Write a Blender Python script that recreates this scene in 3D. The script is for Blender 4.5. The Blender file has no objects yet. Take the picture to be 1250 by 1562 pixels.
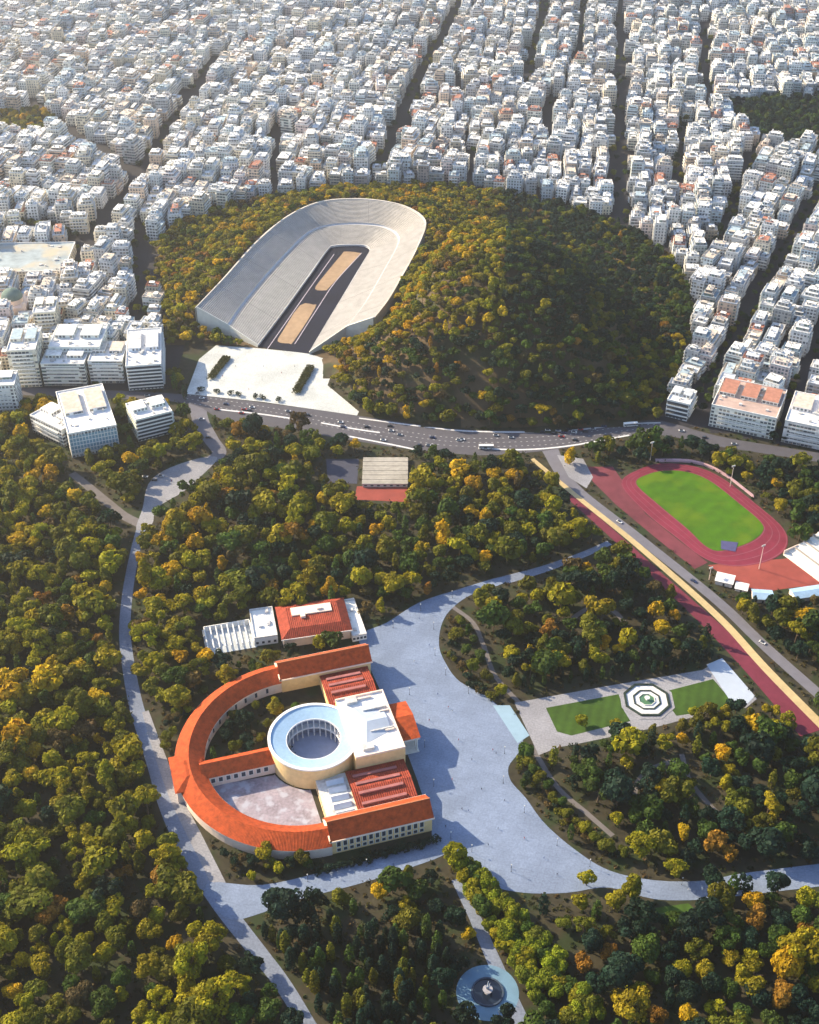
import bpy, math, random
import numpy as np
from mathutils import Vector
from mathutils.geometry import tessellate_polygon
rng = np.random.default_rng(11)
random.seed(7)
SC = bpy.context.scene
COL = SC.collection
R = math.radians
# ------------------------------------------------------------------ camera
FPX, PITCH, CAMZ = 2000.0, R(37), 560.0
def P(px, py, z=0.0):
    u = (px - 625) / FPX; v = (781 - py) / FPX
    d = np.array([u, math.cos(PITCH) + v * math.sin(PITCH), -math.sin(PITCH) + v * math.cos(PITCH)])
    return d * ((z - CAMZ) / d[2]) + np.array([0, 0, CAMZ])
def Q(x, y, z=0.0):
    z = z - CAMZ
    zc = y * math.cos(PITCH) - z * math.sin(PITCH); v = y * math.sin(PITCH) + z * math.cos(PITCH)
    return 625 + FPX * x / zc, 781 - FPX * v / zc
cam = bpy.data.cameras.new('camera'); co = bpy.data.objects.new('camera', cam); COL.objects.link(co)
co.location = (0, 0, CAMZ); co.rotation_euler = (R(90) - PITCH, 0, 0)
cam.sensor_fit = 'VERTICAL'; cam.sensor_height = 24; cam.lens = 24 * FPX / 1562
cam.clip_start = 1; cam.clip_end = 20000
SC.camera = co
SC.render.resolution_x, SC.render.resolution_y = 819, 1024
# ------------------------------------------------------------------ light
SUN_AZ = (-0.86, 0.48); SUN_EL = R(28)
w = bpy.data.worlds.new('World'); SC.world = w; w.use_nodes = True
nt = w.node_tree; bg = nt.nodes['Background']
sky = nt.nodes.new('ShaderNodeTexSky'); sky.sky_type = 'NISHITA'; sky.sun_disc = False
sky.sun_elevation = SUN_EL; sky.sun_rotation = math.atan2(SUN_AZ[0], SUN_AZ[1]); sky.altitude = 200
nt.links.new(sky.outputs[0], bg.inputs[0]); bg.inputs[1].default_value = 0.12
sl = bpy.data.lights.new('sun', 'SUN'); sl.energy = 5.0; sl.angle = R(0.5); sl.color = (1.0, 0.81, 0.53)
so = bpy.data.objects.new('sun', sl); COL.objects.link(so)
n_ = math.hypot(*SUN_AZ); sd = Vector((SUN_AZ[0] / n_ * math.cos(SUN_EL), SUN_AZ[1] / n_ * math.cos(SUN_EL), math.sin(SUN_EL)))
so.rotation_euler = sd.to_track_quat('Z', 'Y').to_euler(); so.location = sd * 1500
SC.view_settings.view_transform = 'Standard'; SC.view_settings.look = 'None'
SC.view_settings.exposure = 1.45; SC.view_settings.gamma = 1.0
SC.cycles.use_denoising = True
SC.cycles.max_bounces = 6; SC.cycles.diffuse_bounces = 3; SC.cycles.transparent_max_bounces = 8
SC.cycles.volume_bounces = 0
# ------------------------------------------------------------------ materials
MATS = {}
def newmat(name):
    m = bpy.data.materials.new(name); m.use_nodes = True
    return m, m.node_tree, m.node_tree.nodes['Principled BSDF']
def mat(name, col, rough=0.85, var=0.15, scale=0.3, spec=0.2, metal=0.0, stain=None):
    """plain surface with two scales of procedural mottling"""
    if name in MATS: return MATS[name]
    m, t, b = newmat(name); N = t.nodes.new; L = t.links.new
    geo = N('ShaderNodeNewGeometry')
    n1 = N('ShaderNodeTexNoise'); n1.inputs['Scale'].default_value = scale; n1.inputs['Detail'].default_value = 6
    n2 = N('ShaderNodeTexNoise'); n2.inputs['Scale'].default_value = scale * 0.12; n2.inputs['Detail'].default_value = 3
    L(geo.outputs['Position'], n1.inputs['Vector']); L(geo.outputs['Position'], n2.inputs['Vector'])
    ad = N('ShaderNodeMath'); ad.operation = 'ADD'; L(n1.outputs[0], ad.inputs[0]); L(n2.outputs[0], ad.inputs[1])
    mr = N('ShaderNodeMapRange'); mr.inputs['From Min'].default_value = 0.7; mr.inputs['From Max'].default_value = 1.3
    mr.inputs['To Min'].default_value = 1 - var; mr.inputs['To Max'].default_value = 1 + var; L(ad.outputs[0], mr.inputs['Value'])
    mu = N('ShaderNodeVectorMath'); mu.operation = 'SCALE'; mu.inputs[0].default_value = col[:3]; L(mr.outputs[0], mu.inputs['Scale'])
    out = mu.outputs[0]
    if stain:
        n3 = N('ShaderNodeTexNoise'); n3.inputs['Scale'].default_value = stain[1]; n3.inputs['Detail'].default_value = 5
        L(geo.outputs['Position'], n3.inputs['Vector'])
        r3 = N('ShaderNodeMapRange'); r3.inputs['From Min'].default_value = 0.5; r3.inputs['From Max'].default_value = 0.62; L(n3.outputs[0], r3.inputs['Value'])
        mx = N('ShaderNodeMix'); mx.data_type = 'RGBA'; L(r3.outputs[0], mx.inputs[0]); L(out, mx.inputs[6]); mx.inputs[7].default_value = (*stain[0], 1)
        out = mx.outputs[2]
    L(out, b.inputs['Base Color']); b.inputs['Roughness'].default_value = rough; b.inputs['Metallic'].default_value = metal
    b.inputs['Specular IOR Level'].default_value = spec
    MATS[name] = m; return m
def tile_mat(name, col, pitch=1.6, ang=0.0):
    """roof tiles: fine ridges across, mottled"""
    if name in MATS: return MATS[name]
    m, t, b = newmat(name); N = t.nodes.new; L = t.links.new
    uv = N('ShaderNodeUVMap')
    sep = N('ShaderNodeSeparateXYZ'); L(uv.outputs[0], sep.inputs[0])
    s1 = N('ShaderNodeMath'); s1.operation = 'MULTIPLY'; s1.inputs[1].default_value = 6.283 / pitch; L(sep.outputs[0], s1.inputs[0])
    s2 = N('ShaderNodeMath'); s2.operation = 'SINE'; L(s1.outputs[0], s2.inputs[0])
    geo = N('ShaderNodeNewGeometry')
    n1 = N('ShaderNodeTexNoise'); n1.inputs['Scale'].default_value = 0.35; n1.inputs['Detail'].default_value = 9; n1.inputs['Roughness'].default_value = .7; L(geo.outputs['Position'], n1.inputs['Vector'])
    mr = N('ShaderNodeMapRange'); mr.inputs['From Min'].default_value = 0.3; mr.inputs['From Max'].default_value = 0.7; mr.inputs['To Min'].default_value = 0.5; mr.inputs['To Max'].default_value = 1.4; L(n1.outputs[0], mr.inputs['Value'])
    ma = N('ShaderNodeMath'); ma.operation = 'MULTIPLY_ADD'; L(s2.outputs[0], ma.inputs[0]); ma.inputs[1].default_value = 0.12; L(mr.outputs[0], ma.inputs[2])
    mu = N('ShaderNodeVectorMath'); mu.operation = 'SCALE'; mu.inputs[0].default_value = col; L(ma.outputs[0], mu.inputs['Scale'])
    L(mu.outputs[0], b.inputs['Base Color']); b.inputs['Roughness'].default_value = 0.8; b.inputs['Specular IOR Level'].default_value = 0.2
    bp = N('ShaderNodeBump'); bp.inputs['Strength'].default_value = 0.5; bp.inputs['Distance'].default_value = 0.2; L(s2.outputs[0], bp.inputs['Height']); L(bp.outputs[0], b.inputs['Normal'])
    MATS[name] = m; return m
def tint_source(t, merged):
    if merged:
        a = t.nodes.new('ShaderNodeAttribute'); a.attribute_name = 'tint'; return a.outputs['Color'], a.outputs['Alpha']
    o = t.nodes.new('ShaderNodeObjectInfo'); return o.outputs['Color'], o.outputs['Random']
def facade_mat(name, merged):
    """plaster wall with rows of windows drawn from the wall's own metre UVs"""
    m, t, b = newmat(name); N = t.nodes.new; L = t.links.new
    col, rnd = tint_source(t, merged)
    uv = N('ShaderNodeUVMap'); sep = N('ShaderNodeSeparateXYZ'); L(uv.outputs[0], sep.inputs[0])
    def M(op, a, bb=None):
        n = N('ShaderNodeMath'); n.operation = op
        for i, v in enumerate((a, bb)):
            if v is None: continue
            if isinstance(v, (int, float)): n.inputs[i].default_value = v
            else: L(v, n.inputs[i])
        return n.outputs[0]
    U = M('DIVIDE', sep.outputs[0], 2.9); V = M('DIVIDE', sep.outputs[1], 3.1)
    fu = M('FRACT', U); fv = M('FRACT', V)
    inu = M('MULTIPLY', M('GREATER_THAN', fu, M('MULTIPLY', M('FRACT', M('MULTIPLY', rnd, 13.7)), 0.34)), M('LESS_THAN', fu, M('ADD', 0.66, M('MULTIPLY', M('FRACT', M('MULTIPLY', rnd, 7.3)), 0.4))))
    inv = M('MULTIPLY', M('GREATER_THAN', fv, 0.22), M('LESS_THAN', fv, 0.80))
    win = M('MULTIPLY', inu, inv)
    wn = N('ShaderNodeTexWhiteNoise'); wn.noise_dimensions = '3D'
    cm = N('ShaderNodeCombineXYZ'); L(M('FLOOR', U), cm.inputs[0]); L(M('FLOOR', V), cm.inputs[1]); L(M('MULTIPLY', rnd, 37.0), cm.inputs[2]); L(cm.outputs[0], wn.inputs[0])
    win = M('MULTIPLY', win, M('GREATER_THAN', wn.outputs[0], 0.12))
    rp = N('ShaderNodeValToRGB'); L(wn.outputs[0], rp.inputs[0]); rp.color_ramp.interpolation = 'CONSTANT'
    e = rp.color_ramp.elements; e[0].color = (0.06, 0.07, 0.09, 1); e[1].position = 0.45; e[1].color = (0.16, 0.16, 0.17, 1)
    x = e.new(0.78); x.color = (0.30, 0.27, 0.22, 1); x = e.new(0.9); x.color = (0.08, 0.14, 0.13, 1)
    geo = N('ShaderNodeNewGeometry'); n1 = N('ShaderNodeTexNoise'); n1.inputs['Scale'].default_value = 0.25; n1.inputs['Detail'].default_value = 5; L(geo.outputs['Position'], n1.inputs['Vector'])
    mr = N('ShaderNodeMapRange'); mr.inputs['From Min'].default_value = 0.3; mr.inputs['From Max'].default_value = 0.7; mr.inputs['To Min'].default_value = 0.82; mr.inputs['To Max'].default_value = 1.08; L(n1.outputs[0], mr.inputs['Value'])
    mu = N('ShaderNodeVectorMath'); mu.operation = 'SCALE'; L(col, mu.inputs[0]); L(mr.outputs[0], mu.inputs['Scale'])
    mx = N('ShaderNodeMix'); mx.data_type = 'RGBA'; L(win, mx.inputs[0]); L(mu.outputs[0], mx.inputs[6]); L(rp.outputs[0], mx.inputs[7])
    L(mx.outputs[2], b.inputs['Base Color'])
    rr = N('ShaderNodeMapRange'); L(win, rr.inputs['Value']); rr.inputs['To Min'].default_value = 0.85; rr.inputs['To Max'].default_value = 0.25; L(rr.outputs[0], b.inputs['Roughness'])
    return m
def roof_mat(name, merged):
    m, t, b = newmat(name); N = t.nodes.new; L = t.links.new
    col, rnd = tint_source(t, merged)
    rp = N('ShaderNodeValToRGB'); rp.color_ramp.interpolation = 'CONSTANT'; L(rnd, rp.inputs[0])
    e = rp.color_ramp.elements; e[0].color = (0.66, 0.69, 0.73, 1); e[1].position = 0.3; e[1].color = (0.76, 0.76, 0.75, 1)
    for p, c in ((0.5, (0.50, 0.53, 0.57)), (0.62, (0.80, 0.80, 0.79)), (0.80, (0.56, 0.50, 0.44)), (0.88, (0.40, 0.19, 0.14)), (0.93, (0.36, 0.46, 0.54))):
        x = e.new(p); x.color = (*c, 1)
    geo = N('ShaderNodeNewGeometry'); n1 = N('ShaderNodeTexNoise'); n1.inputs['Scale'].default_value = 0.35; n1.inputs['Detail'].default_value = 6; L(geo.outputs['Position'], n1.inputs['Vector'])
    mr = N('ShaderNodeMapRange'); mr.inputs['From Min'].default_value = 0.3; mr.inputs['From Max'].default_value = 0.7; mr.inputs['To Min'].default_value = 0.7; mr.inputs['To Max'].default_value = 1.1; L(n1.outputs[0], mr.inputs['Value'])
    mu = N('ShaderNodeVectorMath'); mu.operation = 'SCALE'; L(rp.outputs[0], mu.inputs[0]); L(mr.outputs[0], mu.inputs['Scale'])
    L(mu.outputs[0], b.inputs['Base Color']); b.inputs['Roughness'].default_value = 0.9; b.inputs['Specular IOR Level'].default_value = 0.15
    return m
def leaf_mat(name, merged):
    m, t, b = newmat(name); N = t.nodes.new; L = t.links.new
    a = N('ShaderNodeAttribute'); a.attribute_name = 'tint'
    if merged: col, f = a.outputs['Color'], None
    else:
        col = N('ShaderNodeObjectInfo').outputs['Color']; f = a.outputs['Fac']
    if f is not None:
        mu = N('ShaderNodeVectorMath'); mu.operation = 'SCALE'; L(col, mu.inputs[0]); L(f, mu.inputs['Scale']); col = mu.outputs[0]
    L(col, b.inputs['Base Color']); b.inputs['Roughness'].default_value = 0.7; b.inputs['Specular IOR Level'].default_value = 0.15
    tr = N('ShaderNodeBsdfTranslucent'); L(col, tr.inputs[0])
    ms = N('ShaderNodeMixShader'); ms.inputs[0].default_value = 0.35
    L(b.outputs[0], ms.inputs[1]); L(tr.outputs[0], ms.inputs[2]); L(ms.outputs[0], t.nodes['Material Output'].inputs[0])
    return m
M_WALL, M_WALLM = facade_mat('facade', False), facade_mat('facade_mass', True)
M_ROOF, M_ROOFM = roof_mat('flat_roof', False), roof_mat('flat_roof_mass', True)
M_LEAF, M_LEAFM = leaf_mat('leaves', False), leaf_mat('leaves_mass', True)
M_BARK = mat('bark', (0.11, 0.08, 0.055), scale=2)
M_WHITE = mat('white_paint', (0.74, 0.74, 0.72), var=0.08)
M_TRIM = mat('roof_clutter', (0.5, 0.5, 0.5), var=0.3, scale=0.6)
M_MARBLE = mat('marble', (0.60, 0.595, 0.58), var=0.12, scale=0.5)
M_CREAM = mat('cream_plaster', (0.74, 0.54, 0.27), var=0.12, scale=0.4)
M_PINKISH = mat('pale_stucco', (0.72, 0.60, 0.52), var=0.08, scale=0.4)
M_TERRA = tile_mat('terracotta_tiles', (0.38, 0.062, 0.014), 0.7)
M_TERRAD = tile_mat('dark_terracotta_tiles', (0.26, 0.045, 0.025), 1.2)
M_GLASS = mat('dark_glass', (0.04, 0.05, 0.07), rough=0.15, var=0.1, spec=0.6)
M_SKYGLASS = mat('skylight_glass', (0.55, 0.60, 0.66), rough=0.3, var=0.1, spec=0.5)
M_BLUEROOF = mat('pale_blue_roof', (0.27, 0.41, 0.58), var=0.12, scale=.6)
M_ROOFWHITE = mat('white_roof', (0.70, 0.69, 0.70), var=0.10, scale=0.5)
M_IRON = mat('dark_iron', (0.05, 0.05, 0.055), rough=0.5)
# ------------------------------------------------------------------ object helpers
def tag(o, label=None, cat=None, group=None, kind=None):
    if label: o['label'] = label
    if cat: o['category'] = cat
    if group: o['group'] = group
    if kind: o['kind'] = kind
    return o
def empty(name, loc=(0, 0, 0), rz=0.0, label=None, cat=None, group=None):
    o = bpy.data.objects.new(name, None); COL.objects.link(o)
    o.location = loc; o.rotation_euler = (0, 0, rz); o.empty_display_size = 0.1
    return tag(o, label, cat, group)
class MB:
    """collects faces (any size) with material slot and metre UVs"""
    def __init__(s): s.v, s.f, s.m, s.uv = [], [], [], []
    def face(s, pts, m=0, uv=None):
        i = len(s.v); s.v += [tuple(map(float, p)) for p in pts]; s.f.append(tuple(range(i, i + len(pts)))); s.m.append(m)
        if uv is None:
            p = [np.array(q, float) for q in pts]
            e = p[1] - p[0]; l = np.linalg.norm(e); e = e / (l or 1)
            nn = np.cross(p[1] - p[0], p[2] - p[0]); nl = np.linalg.norm(nn); nn = nn / (nl or 1); g = np.cross(nn, e)
            uv = [((q - p[0]) @ e, (q - p[0]) @ g) for q in p]
        s.uv += [tuple(map(float, q)) for q in uv]
    def box(s, x0, y0, z0, x1, y1, z1, m=0, mt=None, bottom=False):
        mt = m if mt is None else mt
        c = [(x0, y0), (x1, y0), (x1, y1), (x0, y1)]; off = 0
        for i in range(4):
            a, b = c[i], c[(i + 1) % 4]; l = abs(b[0] - a[0]) + abs(b[1] - a[1])
            s.face([(*a, z0), (*b, z0), (*b, z1), (*a, z1)], m, [(off, 0), (off + l, 0), (off + l, z1 - z0), (off, z1 - z0)]); off += l
        s.face([(*p, z1) for p in c], mt)
        if bottom: s.face([(*p, z0) for p in c[::-1]], m)
    def prism(s, poly, z0, z1, m=0, mt=None):
        n = len(poly)
        for i in range(n):
            a, b = poly[i], poly[(i + 1) % n]; s.face([(*a, z0), (*b, z0), (*b, z1), (*a, z1)], m)
        s.face([(*p, z1) for p in poly], m if mt is None else mt)
    def tube(s, p0, p1, r0, r1, n=8, m=0, cap=True):
        p0, p1 = np.array(p0, float), np.array(p1, float); d = p1 - p0; d /= np.linalg.norm(d)
        a = np.cross(d, (1, 0, 0) if abs(d[0]) < .9 else (0, 1, 0)); a /= np.linalg.norm(a); b = np.cross(d, a)
        ring = lambda p, r: [p + r * (math.cos(t) * a + math.sin(t) * b) for t in np.linspace(0, 2 * math.pi, n, endpoint=False)]
        A, B = ring(p0, r0), ring(p1, r1)
        for i in range(n): j = (i + 1) % n; s.face([A[i], A[j], B[j], B[i]], m)
        if cap: s.face(B, m)
    def lathe(s, prof, n=24, c=(0, 0), m=0):
        T = np.linspace(0, 2 * math.pi, n + 1)
        for k in range(len(prof) - 1):
            (r0, z0), (r1, z1) = prof[k], prof[k + 1]
            for i in range(n):
                q = [(c[0] + r0 * math.cos(T[i]), c[1] + r0 * math.sin(T[i]), z0), (c[0] + r0 * math.cos(T[i + 1]), c[1] + r0 * math.sin(T[i + 1]), z0),
                     (c[0] + r1 * math.cos(T[i + 1]), c[1] + r1 * math.sin(T[i + 1]), z1), (c[0] + r1 * math.cos(T[i]), c[1] + r1 * math.sin(T[i]), z1)]
                if r1 < 1e-6: q = q[:3]
                elif r0 < 1e-6: q = [q[0], q[2], q[3]]
                s.face(q, m)
    def mesh(s, name, mats):
        me = bpy.data.meshes.new(name); me.from_pydata(s.v, [], s.f)
        for m in mats: me.materials.append(m)
        me.polygons.foreach_set('material_index', s.m)
        uv = me.uv_layers.new(name='UVMap'); uv.data.foreach_set('uv', np.array(s.uv, np.float32).ravel())
        me.update(); return me
    def build(s, name, mats, parent=None):
        o = bpy.data.objects.new(name, s.mesh(name, mats if isinstance(mats, (list, tuple)) else [mats])); COL.objects.link(o)
        if parent is not None: o.parent = parent
        return o
def quads_mesh(name, V, F, mats, mi=None, uv=None, tint=None):
    me = bpy.data.meshes.new(name); nv, nf = len(V), len(F)
    me.vertices.add(nv); me.vertices.foreach_set('co', np.asarray(V, np.float32).ravel())
    me.loops.add(nf * 4); me.loops.foreach_set('vertex_index', np.asarray(F, np.int32).ravel())
    me.polygons.add(nf); me.polygons.foreach_set('loop_start', np.arange(0, nf * 4, 4, dtype=np.int32))
    for m in mats: me.materials.append(m)
    if mi is not None: me.polygons.foreach_set('material_index', np.asarray(mi, np.int32))
    if uv is not None:
        l = me.uv_layers.new(name='UVMap'); l.data.foreach_set('uv', np.asarray(uv, np.float32).ravel())
    me.update(calc_edges=True)
    if tint is not None:
        a = me.attributes.new('tint', 'FLOAT_COLOR', 'FACE'); a.data.foreach_set('color', np.asarray(tint, np.float32).ravel())
    return me
def link(name, me, parent=None):
    o = bpy.data.objects.new(name, me); COL.objects.link(o)
    if parent is not None: o.parent = parent
    return o
def catmull(pts, closed=False, k=6):
    p = [np.array(q, float) for q in pts]; n = len(p); out = []
    for i in range(n if closed else n - 1):
        a = p[(i - 1) % n] if closed or i > 0 else 2 * p[0] - p[1]
        b, c = p[i], p[(i + 1) % n]
        d = p[(i + 2) % n] if closed or i + 2 < n else 2 * p[-1] - p[-2]
        for t in np.linspace(0, 1, k, endpoint=False):
            out.append(0.5 * (2 * b + (c - a) * t + (2 * a - 5 * b + 4 * c - d) * t * t + (3 * b - a - 3 * c + d) * t ** 3))
    if not closed: out.append(p[-1])
    return np.array(out)
def resample(c, n):
    s = np.r_[0, np.cumsum(np.linalg.norm(np.diff(c, axis=0), axis=1))]
    t = np.linspace(0, s[-1], n); return np.stack([np.interp(t, s, c[:, i]) for i in range(c.shape[1])], 1)
def W(pts, z=0.0): return [P(x, y, z)[:2] for x, y in pts]
def inside(poly, X, Y):
    poly = np.asarray(poly); r = np.zeros(np.shape(X), bool); j = len(poly) - 1
    for i in range(len(poly)):
        xi, yi = poly[i]; xj, yj = poly[j]
        c = ((yi > Y) != (yj > Y))
        with np.errstate(divide='ignore', invalid='ignore'):
            r ^= c & (X < (xj - xi) * (Y - yi) / (yj - yi + 1e-12) + xi)
        j = i
    return r
def edge_dist(poly, X, Y, closed=True):
    poly = np.asarray(poly); d = np.full(np.shape(X), 1e9); n = len(poly)
    for i in range(n if closed else n - 1):
        a, b = poly[i], poly[(i + 1) % n]; e = b - a; l2 = max(e @ e, 1e-9)
        t = np.clip(((X - a[0]) * e[0] + (Y - a[1]) * e[1]) / l2, 0, 1)
        d = np.minimum(d, np.hypot(X - a[0] - t * e[0], Y - a[1] - t * e[1]))
    return d
EXCL = []      # polygons (world) no tree may stand on or hide: (poly, margin, hide_factor)
def sheet(name, poly, z, m, label=None, cat=None, kind='structure', excl=2.0, hide=0.55, parent=None):
    poly = [tuple(p) for p in poly]
    tri = tessellate_polygon([[Vector((x, y, 0)) for x, y in poly]])
    v = [(x, y, z) for x, y in poly]; f = []
    for t in tri:
        a, b, c = (Vector(v[i]) for i in t)
        f.append(t if (b - a).cross(c - a).z > 0 else t[::-1])
    me = bpy.data.meshes.new(name); me.from_pydata(v, [], f); me.materials.append(m)
    uv = me.uv_layers.new(name='UVMap'); me.update()
    for l in me.loops: uv.data[l.index].uv = v[l.vertex_index][:2]
    o = link(name, me, parent); tag(o, label, cat, None, kind)
    if excl is not None: EXCL.append((np.array(poly), excl, hide))
    return o
def ribbon_poly(pts, wid):
    c = catmull(pts, False, 8); n = len(c)
    wd = np.interp(np.linspace(0, 1, n), np.linspace(0, 1, len(np.atleast_1d(wid))), np.atleast_1d(wid)) if np.ndim(wid) else np.full(n, wid)
    t = np.gradient(c, axis=0); t /= np.linalg.norm(t, axis=1)[:, None]; nn = np.stack([-t[:, 1], t[:, 0]], 1)
    return np.vstack([c + nn * wd[:, None] / 2, (c - nn * wd[:, None] / 2)[::-1]])
def ribbon(name, pts_px, wid, z, m, label=None, **k):
    return sheet(name, ribbon_poly(W(pts_px), wid), z, m, label, **k)
# ------------------------------------------------------------------ stadium curves (needed by the terrain)
RIMZ, DIAZ, INZ = 21.0, 9.0, 1.6
def curve3(px, z, i0, i1, n=30):
    c = np.array(W(px, z)); k = 8; s = catmull(c, False, k)
    return np.vstack([resample(s[:i0 * k + 1], n)[:-1], resample(s[i0 * k:i1 * k + 1], n + 14)[:-1], resample(s[i1 * k:], n)])
RIM = curve3([(300, 470), (345, 423), (392, 371), (430, 338), (462, 319), (490, 309), (522, 305), (556, 305), (590, 309), (620, 317), (643, 331), (648, 347), (633, 383), (613, 420), (592, 457), (570, 486)], RIMZ, 3, 11)
DIA = curve3([(350, 497), (373, 463), (408, 420), (444, 381), (468, 358), (491, 347), (522, 343), (556, 343), (585, 347), (604, 358), (606, 374), (584, 415), (556, 463), (528, 499)], DIAZ, 4, 10)
INN = curve3([(394, 529), (433, 477), (470, 425), (500, 383), (510, 377), (535, 375.5), (556, 376.5), (565, 383), (559, 395), (536, 434), (503, 488), (472, 540)], 0.0, 3, 7)
STAD = np.vstack([RIM, INN[::-1][[0, -1]]])
HILL = np.array(W([(256, 530), (248, 445), (238, 380), (268, 349), (338, 325), (430, 302), (520, 291), (600, 288), (680, 286), (760, 297), (850, 314), (940, 345), (1010, 385), (1052, 440), (1050, 520), (1020, 590), (1003, 640), (850, 655), (650, 645), (565, 625), (512, 580), (480, 545), (395, 535), (300, 520)]))
HC = P(758, 428, 66)[:2]
def terrain(X, Y):
    X, Y = np.asarray(X, float), np.asarray(Y, float); h = np.zeros(X.shape)
    bb = (X > -260) & (X < 320) & (Y > 840) & (Y < 1420)
    if not bb.any(): return h
    x, y = X[bb], Y[bb]
    sdh = np.where(inside(HILL, x, y), edge_dist(HILL, x, y), 0.0)
    st = inside(STAD, x, y); dr = np.where(st, 0, edge_dist(STAD, x, y))
    rx = np.where(x < HC[0], 145.0, 122.0); r2 = ((x - HC[0]) / rx) ** 2 + ((y - HC[1]) / 210.0) ** 2
    b = 92 * np.clip(1 - r2, 0, 1) ** 1.25 * np.clip((dr - 2) / 45, 0, 1)
    b = b + 2.5 * np.sin(x * 0.06 + 1) * np.sin(y * 0.05) * np.clip(b / 20, 0, 1)
    front = np.clip((y - 990) / 45, 0, 1)
    rim = 18.0 * np.clip(1 - np.abs(dr - 6) / 60, 0, 1) * np.clip((dr - 1) / 6, 0, 1) * front
    hh = np.maximum(b, rim); hh = hh * (1 - np.exp(-sdh / np.maximum(hh, 1.0)))
    h[bb] = np.where(st, -0.4, np.maximum(hh, 0)); return h
def tz(x, y): return float(terrain(np.array([x]), np.array([y]))[0])
# city zone test
AVE_FRONT_L = P(120, 596)[1]
CITY_R = np.array(W([(1003, 648), (1090, 668), (1180, 682), (1290, 702)]))
def in_city(X, Y):
    X, Y = np.asarray(X, float), np.asarray(Y, float)
    front = np.where(X < -120, AVE_FRONT_L + 2, np.interp(X, CITY_R[:, 0], CITY_R[:, 1] + 8, left=1240))
    c = (Y > front) & ~inside(HILL, X, Y) & ~((X > -196) & (X < 0) & (Y < 1010))
    mid = (X >= -120) & (X < CITY_R[0, 0])
    return c & (~mid | (Y > 1100))
PARK_R = np.array(W([(1105, 160), (1150, 152), (1290, 150), (1300, 226), (1180, 226), (1120, 200)]))
PARK_L = np.array(W([(-60, 178), (60, 172), (95, 190), (70, 208), (-60, 222)]))
# ------------------------------------------------------------------ ground
xs = np.r_[-4000, -2600, -1700, -1100, np.arange(-720, 721, 8.0), 1100, 1700, 2600, 4000]
ys = np.r_[-3500, -2000, -1000, -300, 100, np.arange(300, 2201, 8.0), 2600, 3200, 4200, 6000]
GX, GY = np.meshgrid(xs, ys); GZ = terrain(GX, GY)
nx, ny = len(xs), len(ys); I = np.arange(nx * ny).reshape(ny, nx)
Fq = np.stack([I[:-1, :-1], I[:-1, 1:], I[1:, 1:], I[1:, :-1]], -1).reshape(-1, 4)
cx, cy = GX.ravel()[Fq].mean(1), GY.ravel()[Fq].mean(1)
pk = inside(PARK_R, cx, cy) | inside(PARK_L, cx, cy)
M_EARTH = mat('park_soil', (0.036, 0.032, 0.020), var=0.45, scale=0.25, stain=((0.022, 0.034, 0.012), 0.06))
M_ASPH = mat('city_asphalt', (0.022, 0.022, 0.030), var=0.2, scale=0.3)
M_HILLE = mat('hill_earth', (0.085, 0.06, 0.035), var=0.3, scale=0.15, stain=((0.035, 0.04, 0.018), 0.04))
mi = np.where(in_city(cx, cy) & ~pk, 1, np.where(inside(HILL, cx, cy), 2, 0))
me = quads_mesh('ground', np.stack([GX.ravel(), GY.ravel(), GZ.ravel()], 1), Fq, [M_EARTH, M_ASPH, M_HILLE], mi)
me.polygons.foreach_set('use_smooth', np.ones(len(Fq), bool))
tag(link('ground', me), 'earth ground under the park, the wooded hills and the city blocks', 'ground', None, 'structure')
# ------------------------------------------------------------------ paved surfaces
def paving(name, col, sz, var):
    m = mat(name, col, var=var, scale=.15, stain=(tuple(c * .86 for c in col), .035)); t = m.node_tree; b = t.nodes['Principled BSDF']; N = t.nodes.new; L = t.links.new
    src = b.inputs['Base Color'].links[0].from_socket; geo = N('ShaderNodeNewGeometry'); mp = N('ShaderNodeMapping'); mp.inputs['Rotation'].default_value = (0, 0, .29); L(geo.outputs['Position'], mp.inputs[0])
    br = N('ShaderNodeTexBrick'); br.inputs['Scale'].default_value = 1; br.inputs['Brick Width'].default_value = sz; br.inputs['Row Height'].default_value = sz * .6; br.inputs['Mortar Size'].default_value = .16
    br.inputs['Color1'].default_value = (1.025, 1.025, 1.025, 1); br.inputs['Color2'].default_value = (.975, .975, .975, 1); br.inputs['Mortar'].default_value = (.88, .88, .89, 1); L(mp.outputs[0], br.inputs[0])
    n = N('ShaderNodeTexNoise'); n.inputs['Scale'].default_value = .9; n.inputs['Detail'].default_value = 8; L(geo.outputs['Position'], n.inputs[0]); r = N('ShaderNodeMapRange'); r.inputs['From Min'].default_value = .35; r.inputs['From Max'].default_value = .65; r.inputs['To Min'].default_value = .85; r.inputs['To Max'].default_value = 1.12; L(n.outputs[0], r.inputs[0])
    m1 = N('ShaderNodeVectorMath'); m1.operation = 'MULTIPLY'; L(src, m1.inputs[0]); L(br.outputs[0], m1.inputs[1]); m2 = N('ShaderNodeVectorMath'); m2.operation = 'SCALE'; L(m1.outputs[0], m2.inputs[0]); L(r.outputs[0], m2.inputs['Scale']); L(m2.outputs[0], b.inputs['Base Color']); return m
M_PLAZA = paving('plaza_paving', (0.175, 0.225, 0.335), 7.0, .12)
M_PLAZA_OLD = 0 and mat('plaza_old', (0.22, 0.28, 0.40), var=0.12, scale=0.12, stain=((0.20, 0.24, 0.345), 0.03))
M_PATH = paving('path_paving', (0.175, 0.21, 0.295), 4.0, .14)
M_PATHW = mat('warm_path', (0.13, 0.12, 0.125), var=0.15, scale=0.2)
M_ROAD = mat('avenue_asphalt', (0.078, 0.077, 0.095), var=0.12, scale=0.2)
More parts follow.
